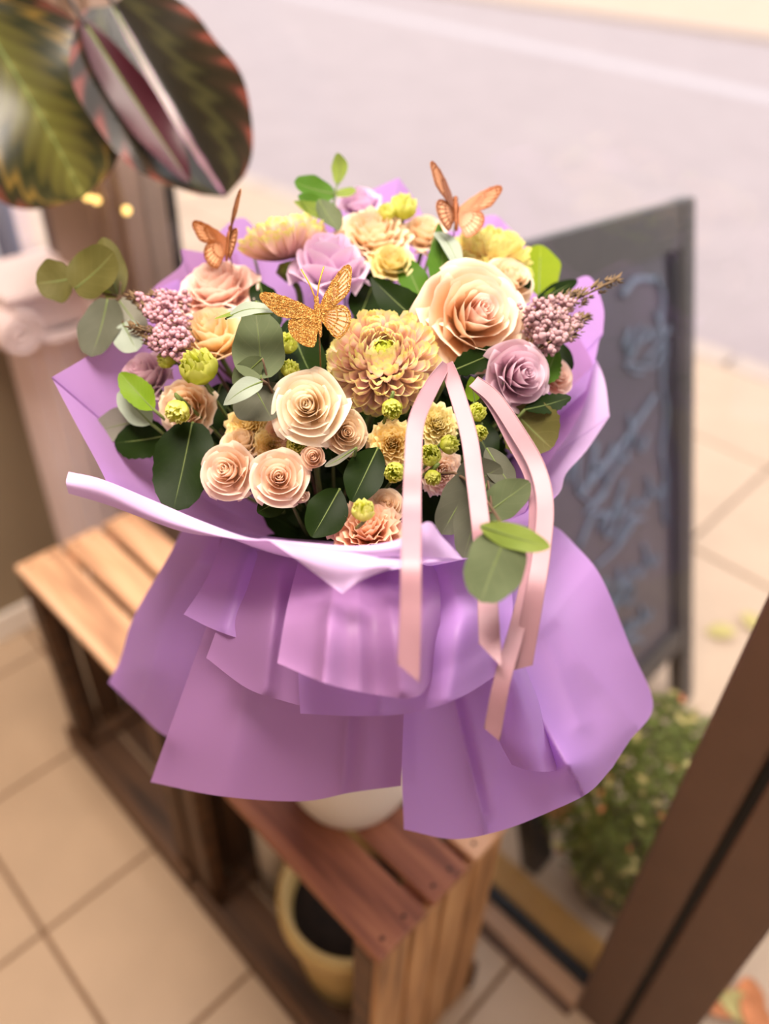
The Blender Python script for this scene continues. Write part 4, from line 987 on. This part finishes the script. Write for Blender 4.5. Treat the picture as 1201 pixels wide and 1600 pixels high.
butterfly('orange gold butterfly perched at the top right of the bouquet', 712, 332, .665, 60, .05, .2, .0, .75, .1, glit='wing_copper', rl=.05, rr=-.25, ant=0)

# ------------------------------------------------------------------ wrapping paper
wrap = thing('bouquet_wrap', 'lilac paper wrap with open collar and flared layered skirt around the bouquet', 'wrapping paper', loc=VASE)
def paper(name, rows, mat='paper_lilac', nu=40, nv=32, creases=(), label=None):
    """rows of control points -> smooth sheet; creases push it out towards the viewer along polylines"""
    px_ = not isinstance(rows[0][0], Vector) and creases
    R_ = [[(Vector(p) if px_ else (p if isinstance(p, Vector) else aty(*p))) for p in r] for r in rows]
    def f(u, v):
        col = [catmull(r, u) for r in R_]; q = catmull(col, v)
        if px_:
            dY = 0
            for pl, amp, wl, wr in creases:
                best = 1e9; sg = 1; tt = 0
                for k in range(len(pl) - 1):
                    ax, ay = pl[k]; bx, by = pl[k + 1]; ex, ey = bx - ax, by - ay; L2 = ex * ex + ey * ey
                    t = max(0, min(1, ((q.x - ax) * ex + (q.y - ay) * ey) / L2)); dx, dy = q.x - ax - ex * t, q.y - ay - ey * t; d = math.hypot(dx, dy)
                    if d < best: best = d; sg = 1 if dx * ey - dy * ex > 0 else -1; tt = (k + t) / (len(pl) - 1)
                w_ = wr if sg > 0 else wl
                dY += amp * math.exp(-(best / w_) ** 1.5) * min(1, tt * 5 + .15)
            q = aty(q.x, q.y, q.z - dY)
        return q - VASE
    return obj(name, gridsurf(f, nu, nv), mat, wrap, label=label)
WAIST = Vector((-.045, .585, .955))
def collar(rim, mat='paper_lilac', sag=1.5, r0=.035, lift=0.0, mid=(.35, .7), nu=40, label=None, name='collar_sheet'):
    rimw = [aty(*p) for p in rim]; rows = []
    base = []
    for q in rimw:
        dr = Vector((q.x - WAIST.x, q.y - WAIST.y, 0)).normalized(); base.append(WAIST + dr * r0)
    rows.append(base)
    for t in mid:
        rows.append([Vector((b.x + (q.x - b.x) * t, b.y + (q.y - b.y) * t, b.z + (q.z - b.z) * t ** sag - lift)) for b, q in zip(base, rimw)])
    rows.append(rimw)
    return paper(name, rows, mat, nu, 20, label=label)
# back and side sheets (seen from inside above the flowers)
collar([(166, 752, .47), (150, 720, .49), (120, 665, .51), (85, 598, .547), (81, 590, .55), (88, 585, .553), (150, 547, .59), (205, 495, .63), (250, 450, .67), (290, 432, .70)])
collar([(205, 515, .635), (235, 455, .67), (282, 416, .70), (283, 393, .718), (285, 389, .72), (291, 390, .721), (330, 396, .73), (370, 395, .74)], 'paper_shaded')
collar([(300, 420, .72), (345, 360, .75), (378, 340, .765), (405, 358, .77), (450, 350, .775), (520, 340, .785)])
collar([(470, 360, .79), (540, 318, .80), (590, 292, .805), (617, 280, .80), (622, 278, .80), (626, 282, .80), (648, 312, .80), (668, 345, .79), (720, 370, .78)])
collar([(690, 370, .80), (740, 345, .795), (772, 336, .79), (792, 352, .785), (818, 382, .77), (850, 430, .75), (880, 500, .70)])
collar([(840, 470, .73), (885, 445, .71), (921, 432, .70), (942, 478, .675), (942, 515, .657), (941, 524, .655), (936, 532, .652), (930, 560, .64), (915, 610, .60)])
collar([(920, 540, .665), (943, 590, .635), (951, 643, .604), (952, 650, .60), (948, 656, .597), (915, 705, .56), (884, 740, .535), (872, 772, .51), (820, 812, .475)], label='paler outer sheet of the collar', mat='paper_pale')
collar([(900, 520, .66), (926, 575, .63), (905, 650, .59), (860, 720, .54), (820, 800, .48)], 'paper_shaded')
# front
collar([(112, 742, .475), (170, 762, .45), (250, 792, .42), (330, 822, .40), (400, 842, .385), (480, 850, .375), (560, 853, .37), (640, 846, .372)], 'paper_shaded', sag=1.25)
collar([(560, 856, .368), (615, 846, .367), (650, 832, .368), (668, 815, .37), (690, 842, .372), (722, 872, .375), (790, 850, .41), (872, 772, .49)], sag=1.25)
# turned-out lips of the collar
paper('turned_lip', [[(107, 737, .475), (160, 749, .455), (240, 782, .425), (310, 812, .405), (384, 839, .385), (430, 843, .38)],
                     [(103, 754, .462), (160, 770, .445), (240, 806, .414), (300, 825, .396), (370, 842, .376), (430, 845, .372)],
                     [(107, 771, .462), (165, 788, .447), (235, 814, .418), (290, 832, .40), (350, 840, .385), (430, 846, .376)]], 'paper_pale', 40, 10, label='narrow rolled lip along the left front rim')
paper('turned_lip', [[(405, 841, .376), (480, 848, .368), (560, 853, .363), (625, 842, .362), (668, 815, .366), (690, 838, .368), (722, 872, .372)],
                     [(415, 843, .372), (485, 852, .364), (560, 860, .359), (628, 855, .357), (668, 845, .360), (696, 858, .364), (722, 873, .372)],
                     [(420, 845, .370), (490, 856, .363), (560, 868, .358), (622, 870, .356), (668, 872, .358), (700, 872, .362), (723, 874, .371)]], 'paper_pale', 48, 10, label='folded lip along the right front rim')
paper('turned_lip', [[(560, 866, .362), (600, 870, .358), (640, 872, .358), (680, 873, .360), (722, 873, .370)],
                     [(575, 880, .352), (600, 889, .347), (625, 888, .346), (660, 880, .352), (715, 875, .368)]], 'paper_pale', 30, 8, label='pale under edge of the rim behind the longest ribbon')
paper('turned_corner', [[(418, 843, .366), (470, 850, .354), (530, 860, .345), (590, 872, .340), (628, 884, .340)],
                        [(455, 868, .350), (490, 880, .342), (535, 888, .336), (580, 886, .334), (622, 886, .338)],
                        [(500, 902, .340), (518, 908, .336), (538, 910, .333), (565, 900, .332), (612, 888, .337)],
                        [(533, 926, .330), (535, 927, .330), (537, 926, .330), (552, 914, .330), (580, 899, .334)]], 'paper_pale', 24, 18, label='pale pointed corner folded down over the front')
# skirt, outermost (rear) to front; each row runs left to right
Wf = lambda a, r=.03, z=.945: Vector((WAIST.x + r * math.cos(a), WAIST.y + r * math.sin(a), z))
def skirt(rows, mat='paper_lilac', nu=44, nv=40, label=None, name='skirt_sheet', creases=()): return paper(name, rows, mat, nu, nv, creases, label)
# rear of the skirt, closing the cone
rear = []
for (r, z) in ((.035, .95), (.10, .93), (.19, .86), (.235, .77)):
    rear.append([Vector((WAIST.x + (r + .008 * math.sin(5 * a)) * math.cos(a), WAIST.y + (r + .008 * math.sin(5 * a)) * math.sin(a) * .85, z)) for a in [math.radians(q) for q in range(-20, 201, 22)]])
skirt(rear, 'paper_lilac', 60, 24, 'rear half of the flared skirt')
skirt([[(290, 815, .55), (330, 820, .53), (380, 835, .51), (430, 840, .50)],
       [(264, 868, .545), (300, 872, .505), (356, 880, .485), (420, 890, .475)],
       [(226, 932, .54), (262, 942, .497), (325, 950, .472), (400, 960, .455)],
       [(203, 978, .53), (240, 985, .49), (305, 1000, .462), (390, 1010, .445)],
       [(188, 1030, .525), (225, 1040, .485), (285, 1055, .455), (375, 1070, .435)],
       [(169, 1067, .52), (212, 1108, .49), (262, 1152, .455), (350, 1180, .425)]], 'paper_lilac', 50, 40, 'left rear sheet of the skirt',
       creases=[([(330, 840), (262, 950), (236, 1040)], .016, 26, 40), ([(262, 860), (240, 900), (205, 960)], .008, 15, 25)])
# big right sheet with deep folds
skirt([[(640, 830, .49), (700, 825, .49), (760, 815, .50), (815, 812, .52), (866, 823, .535), (890, 842, .54)],
       [(632, 950, .44), (700, 950, .435), (760, 950, .435), (820, 940, .445), (880, 925, .48), (938, 900, .505)],
       [(628, 1050, .41), (700, 1060, .40), (765, 1060, .40), (825, 1040, .40), (900, 1020, .43), (985, 1012, .475)],
       [(626, 1145, .385), (700, 1160, .375), (775, 1165, .37), (855, 1145, .365), (935, 1105, .40), (1020, 1102, .455)],
       [(628, 1220, .37), (700, 1235, .357), (775, 1235, .347), (860, 1205, .34), (930, 1175, .36), (983, 1158, .40)],
       [(631, 1296, .355), (708, 1311, .338), (785, 1297, .33), (862, 1267, .325), (920, 1238, .34), (956, 1200, .37)]], 'paper_lilac', 110, 100, 'large right sheet of the skirt with deep folds',
       creases=[([(742, 890), (765, 960), (800, 1045), (884, 1194)], .030, 16, 50), ([(800, 900), (850, 990), (878, 1060), (905, 1130)], .010, 26, 26),
                ([(830, 935), (880, 975), (908, 1030), (950, 1075), (990, 1130)], .016, 34, 90), ([(700, 1050), (718, 1130), (752, 1270)], .010, 60, 10)])
# inner right fold, lying over the big sheet
skirt([[(712, 880, .44), (740, 885, .43), (770, 895, .43), (800, 915, .44)],
       [(745, 985, .385), (765, 985, .365), (792, 1000, .365), (815, 1020, .385)],
       [(772, 1080, .350), (792, 1085, .335), (822, 1090, .335), (848, 1105, .355)],
       [(778, 1150, .338), (795, 1155, .322), (835, 1158, .322), (866, 1170, .338)],
       [(799, 1195, .328), (822, 1203, .316), (850, 1206, .316), (870, 1204, .328)]], 'paper_lilac', label='narrow fold standing out beneath the ribbons')
# front left large panel
skirt([[(345, 835, .50), (420, 840, .49), (500, 845, .48), (580, 850, .475), (650, 855, .48)],
       [(330, 950, .45), (410, 960, .43), (500, 970, .42), (575, 970, .418), (634, 970, .42)],
       [(300, 1040, .42), (390, 1060, .40), (490, 1070, .388), (570, 1070, .39), (632, 1070, .39)],
       [(268, 1130, .395), (365, 1150, .37), (475, 1160, .365), (560, 1155, .372), (629, 1150, .37)],
       [(235, 1222, .375), (345, 1244, .348), (470, 1252, .345), (550, 1238, .358), (626, 1228, .352)]], 'paper_shaded', 70, 50, 'wide lower front sheet of the skirt',
       creases=[([(560, 1000), (545, 1120), (535, 1250)], .012, 30, 12), ([(390, 1000), (372, 1120), (350, 1240)], .006, 40, 40), ([(320, 960), (285, 1060), (262, 1150)], .006, 20, 30)])
# tiers on the front
skirt([[(352, 830, .49), (400, 836, .48), (450, 842, .47), (500, 850, .465)],
       [(322, 905, .435), (372, 920, .42), (430, 935, .41), (490, 945, .405)],
       [(287, 960, .412), (335, 984, .392), (400, 1005, .378), (480, 1020, .37)]], 'paper_lilac', 44, 30, 'short left tier of the skirt',
       creases=[([(400, 840), (378, 900), (352, 980)], .008, 20, 30)])
skirt([[(378, 860, .46), (430, 860, .45), (500, 860, .44), (570, 864, .435)],
       [(350, 950, .402), (420, 960, .385), (490, 975, .378), (560, 990, .372)],
       [(322, 1028, .378), (385, 1075, .356), (445, 1096, .348), (500, 1110, .345)]], 'paper_shaded', 44, 34, 'second tier of the skirt from the left',
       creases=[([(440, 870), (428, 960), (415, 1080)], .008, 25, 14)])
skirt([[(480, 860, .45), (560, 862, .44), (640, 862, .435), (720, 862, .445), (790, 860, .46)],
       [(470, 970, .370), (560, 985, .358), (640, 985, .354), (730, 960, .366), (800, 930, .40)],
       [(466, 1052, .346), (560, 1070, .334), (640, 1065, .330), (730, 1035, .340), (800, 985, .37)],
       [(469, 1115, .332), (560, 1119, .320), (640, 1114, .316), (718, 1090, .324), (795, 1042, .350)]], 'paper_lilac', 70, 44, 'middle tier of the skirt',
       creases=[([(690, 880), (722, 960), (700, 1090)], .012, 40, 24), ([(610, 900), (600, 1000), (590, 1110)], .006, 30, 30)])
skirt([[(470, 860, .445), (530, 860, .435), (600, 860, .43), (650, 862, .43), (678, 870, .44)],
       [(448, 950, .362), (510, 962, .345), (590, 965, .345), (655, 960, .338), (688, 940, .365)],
       [(433, 1036, .326), (510, 1068, .308), (590, 1086, .312), (652, 1088, .304), (682, 1050, .334)]], 'paper_shaded', 80, 44, 'top front tier of the skirt with a rounded right edge',
       creases=[([(530, 880), (515, 960), (505, 1070)], .012, 12, 34), ([(600, 880), (610, 960), (625, 1080)], .008, 40, 20), ([(560, 880), (560, 970), (562, 1080)], .006, 20, 20)])

# ------------------------------------------------------------------ ribbons
def ribbon(label, pts, wpx, cut=0.0, twist=None):
    P = [at(*p) for p in pts]; o = P[0]; t = thing('ribbon', label, 'ribbon', loc=o); n = 90
    def fn(u, v):
        c = catmull(P, v); dv = catmull(P, min(1, v + .01)) - catmull(P, max(0, v - .01)); dv.normalize()
        tw = 0 if not twist else catmull([Vector((q, 0, 0)) for q in twist], v).x
        nn = -(c - CAM).normalized(); s = dv.cross(nn).normalized(); s = (s * math.cos(tw) + nn * math.sin(tw))
        hw = wpx[0] + (wpx[1] - wpx[0]) * v; hw = hw * (c - CAM).dot(FW) / FPX / 2
        vv = v
        off = dv * (cut * (u - .5) * hw * 2 * max(0, (v - .95) / .05))
        return c + s * (u * 2 - 1) * hw + off - o
    b = obj('strip', gridsurf(fn, 6, n), 'ribbon_satin', t)
    for e in (0, 1):
        obj('woven_edge', tube([fn(e, k / 40) for k in range(41)], .00035, 4, 80), 'ribbon_satin', t)
kn = at(697, 566, .545)
def RY(*pts):
    out = []
    for p in pts:
        if p[2] > .44: out.append(p)
        else:
            q = aty(*p); out.append((p[0], p[1], (q - CAM).dot(FW)))
    return out
ribbon('longest pale pink ribbon falling straight down in front, leftmost', RY((697, 568, .548), (672, 608, .530), (650, 660, .515), (645, 730, .498), (643, 800, .484), (642, 870, .330), (641, 950, .308), (638, 1052, .286)), (22, 34), -.8, [.9, .2, 0, .05, 0, 0, 0, .1])
ribbon('pink ribbon second from the left, passing behind the eucalyptus leaf', RY((697, 568, .550), (712, 610, .540), (732, 680, .525), (742, 750, .512), (752, 830, .494), (760, 910, .362), (763, 970, .335), (766, 1024, .314)), (22, 33), -1.2, [-.5, 0, 0, .1, 0, 0, 0, .1])
ribbon('wide pink ribbon curving out to the right over the wrap', RY((740, 596, .552), (772, 622, .545), (808, 675, .532), (838, 728, .522), (851, 785, .51), (846, 860, .378), (833, 940, .35), (815, 1044, .325)), (20, 30), .5, [.3, .1, 0, .1, .1, -.1, 0, .2])
ribbon('pink ribbon tucked beneath the wide curving one, lowest end', RY((738, 598, .556), (768, 630, .550), (800, 690, .540), (828, 745, .530), (836, 800, .518), (830, 880, .38), (808, 980, .34), (785, 1060, .310), (768, 1148, .295)), (16, 26), -.6, [.5, .4, .5, .6, .5, .3, .1, .1, .1])
# ------------------------------------------------------------------ calathea in a hanging planter
pc = at(-210, -260, 1.08)
t = thing('hanging_calathea', 'calathea with patterned leaves hanging in at the upper left corner', 'plant', loc=pc)
obj('planter', lathe([(.0001, -.10), (.07, -.10), (.09, -.02), (.10, .06), (.092, .06), (.085, .0)], 40), 'terracotta', t)
obj('soil', lathe([(.09, .035), (.0001, .045)], 30), 'soil', t)
for k in range(3):
    a = k * 2.09; obj('cord', tube([(.097 * math.cos(a), .097 * math.sin(a), .05), (.02 * math.cos(a), .02 * math.sin(a), .5), (0, 0, 2.70 - pc.z)], .0016, 5, 12), 'cord', t)
def cal(b, tp, w_, m, label=None, **k):
    q = at(*b) - pc; g, mid = leaf_geo(q, at(*tp) - pc, w_ * (b[2] + tp[2]) / 2 / FPX, (-FW + RT * k.get('nx', 0) + UP * k.get('ny', 0)).normalized(), k.get('bend', .08), k.get('fold', .1), k.get('curl', .05), 0, k.get('s', 'oval'), k.get('wave', .08), 20, 30)
    lf = obj('leaf', g, m, t, label=label); obj('midrib', tube(mid, .002, 5, 16, .0006), k.get('rib', 'stem_green'), lf)
    obj('petiole', tube([Vector((0, 0, .04)), Vector((0, 0, .13)).lerp(q, .3) + Vector((0, 0, .08)), q + (q - (at(*tp) - pc)).normalized() * .03, q], .0028, 6, 18), 'stem_dark', t)
cal((-34, 22, .96), (124, 302, .93), 290, 'calathea_top', 'olive leaf with a feathered centre', s='round', fold=.10, bend=.12)
cal((175, 8, .96), (352, 300, .94), 235, 'calathea_dark', 'folded leaf with a pale pink midrib and rusty rim', s='round', fold=.45, bend=.10, nx=.2)
cal((128, 30, .93), (292, 278, .92), 66, 'calathea_under', 'wine red underside of a leaf', bend=.06, fold=.3, wave=.2)
cal((-60, -30, 1.0), (60, 30, 1.0), 110, 'calathea_under', 'dark purple leaf at the very corner', bend=.06)
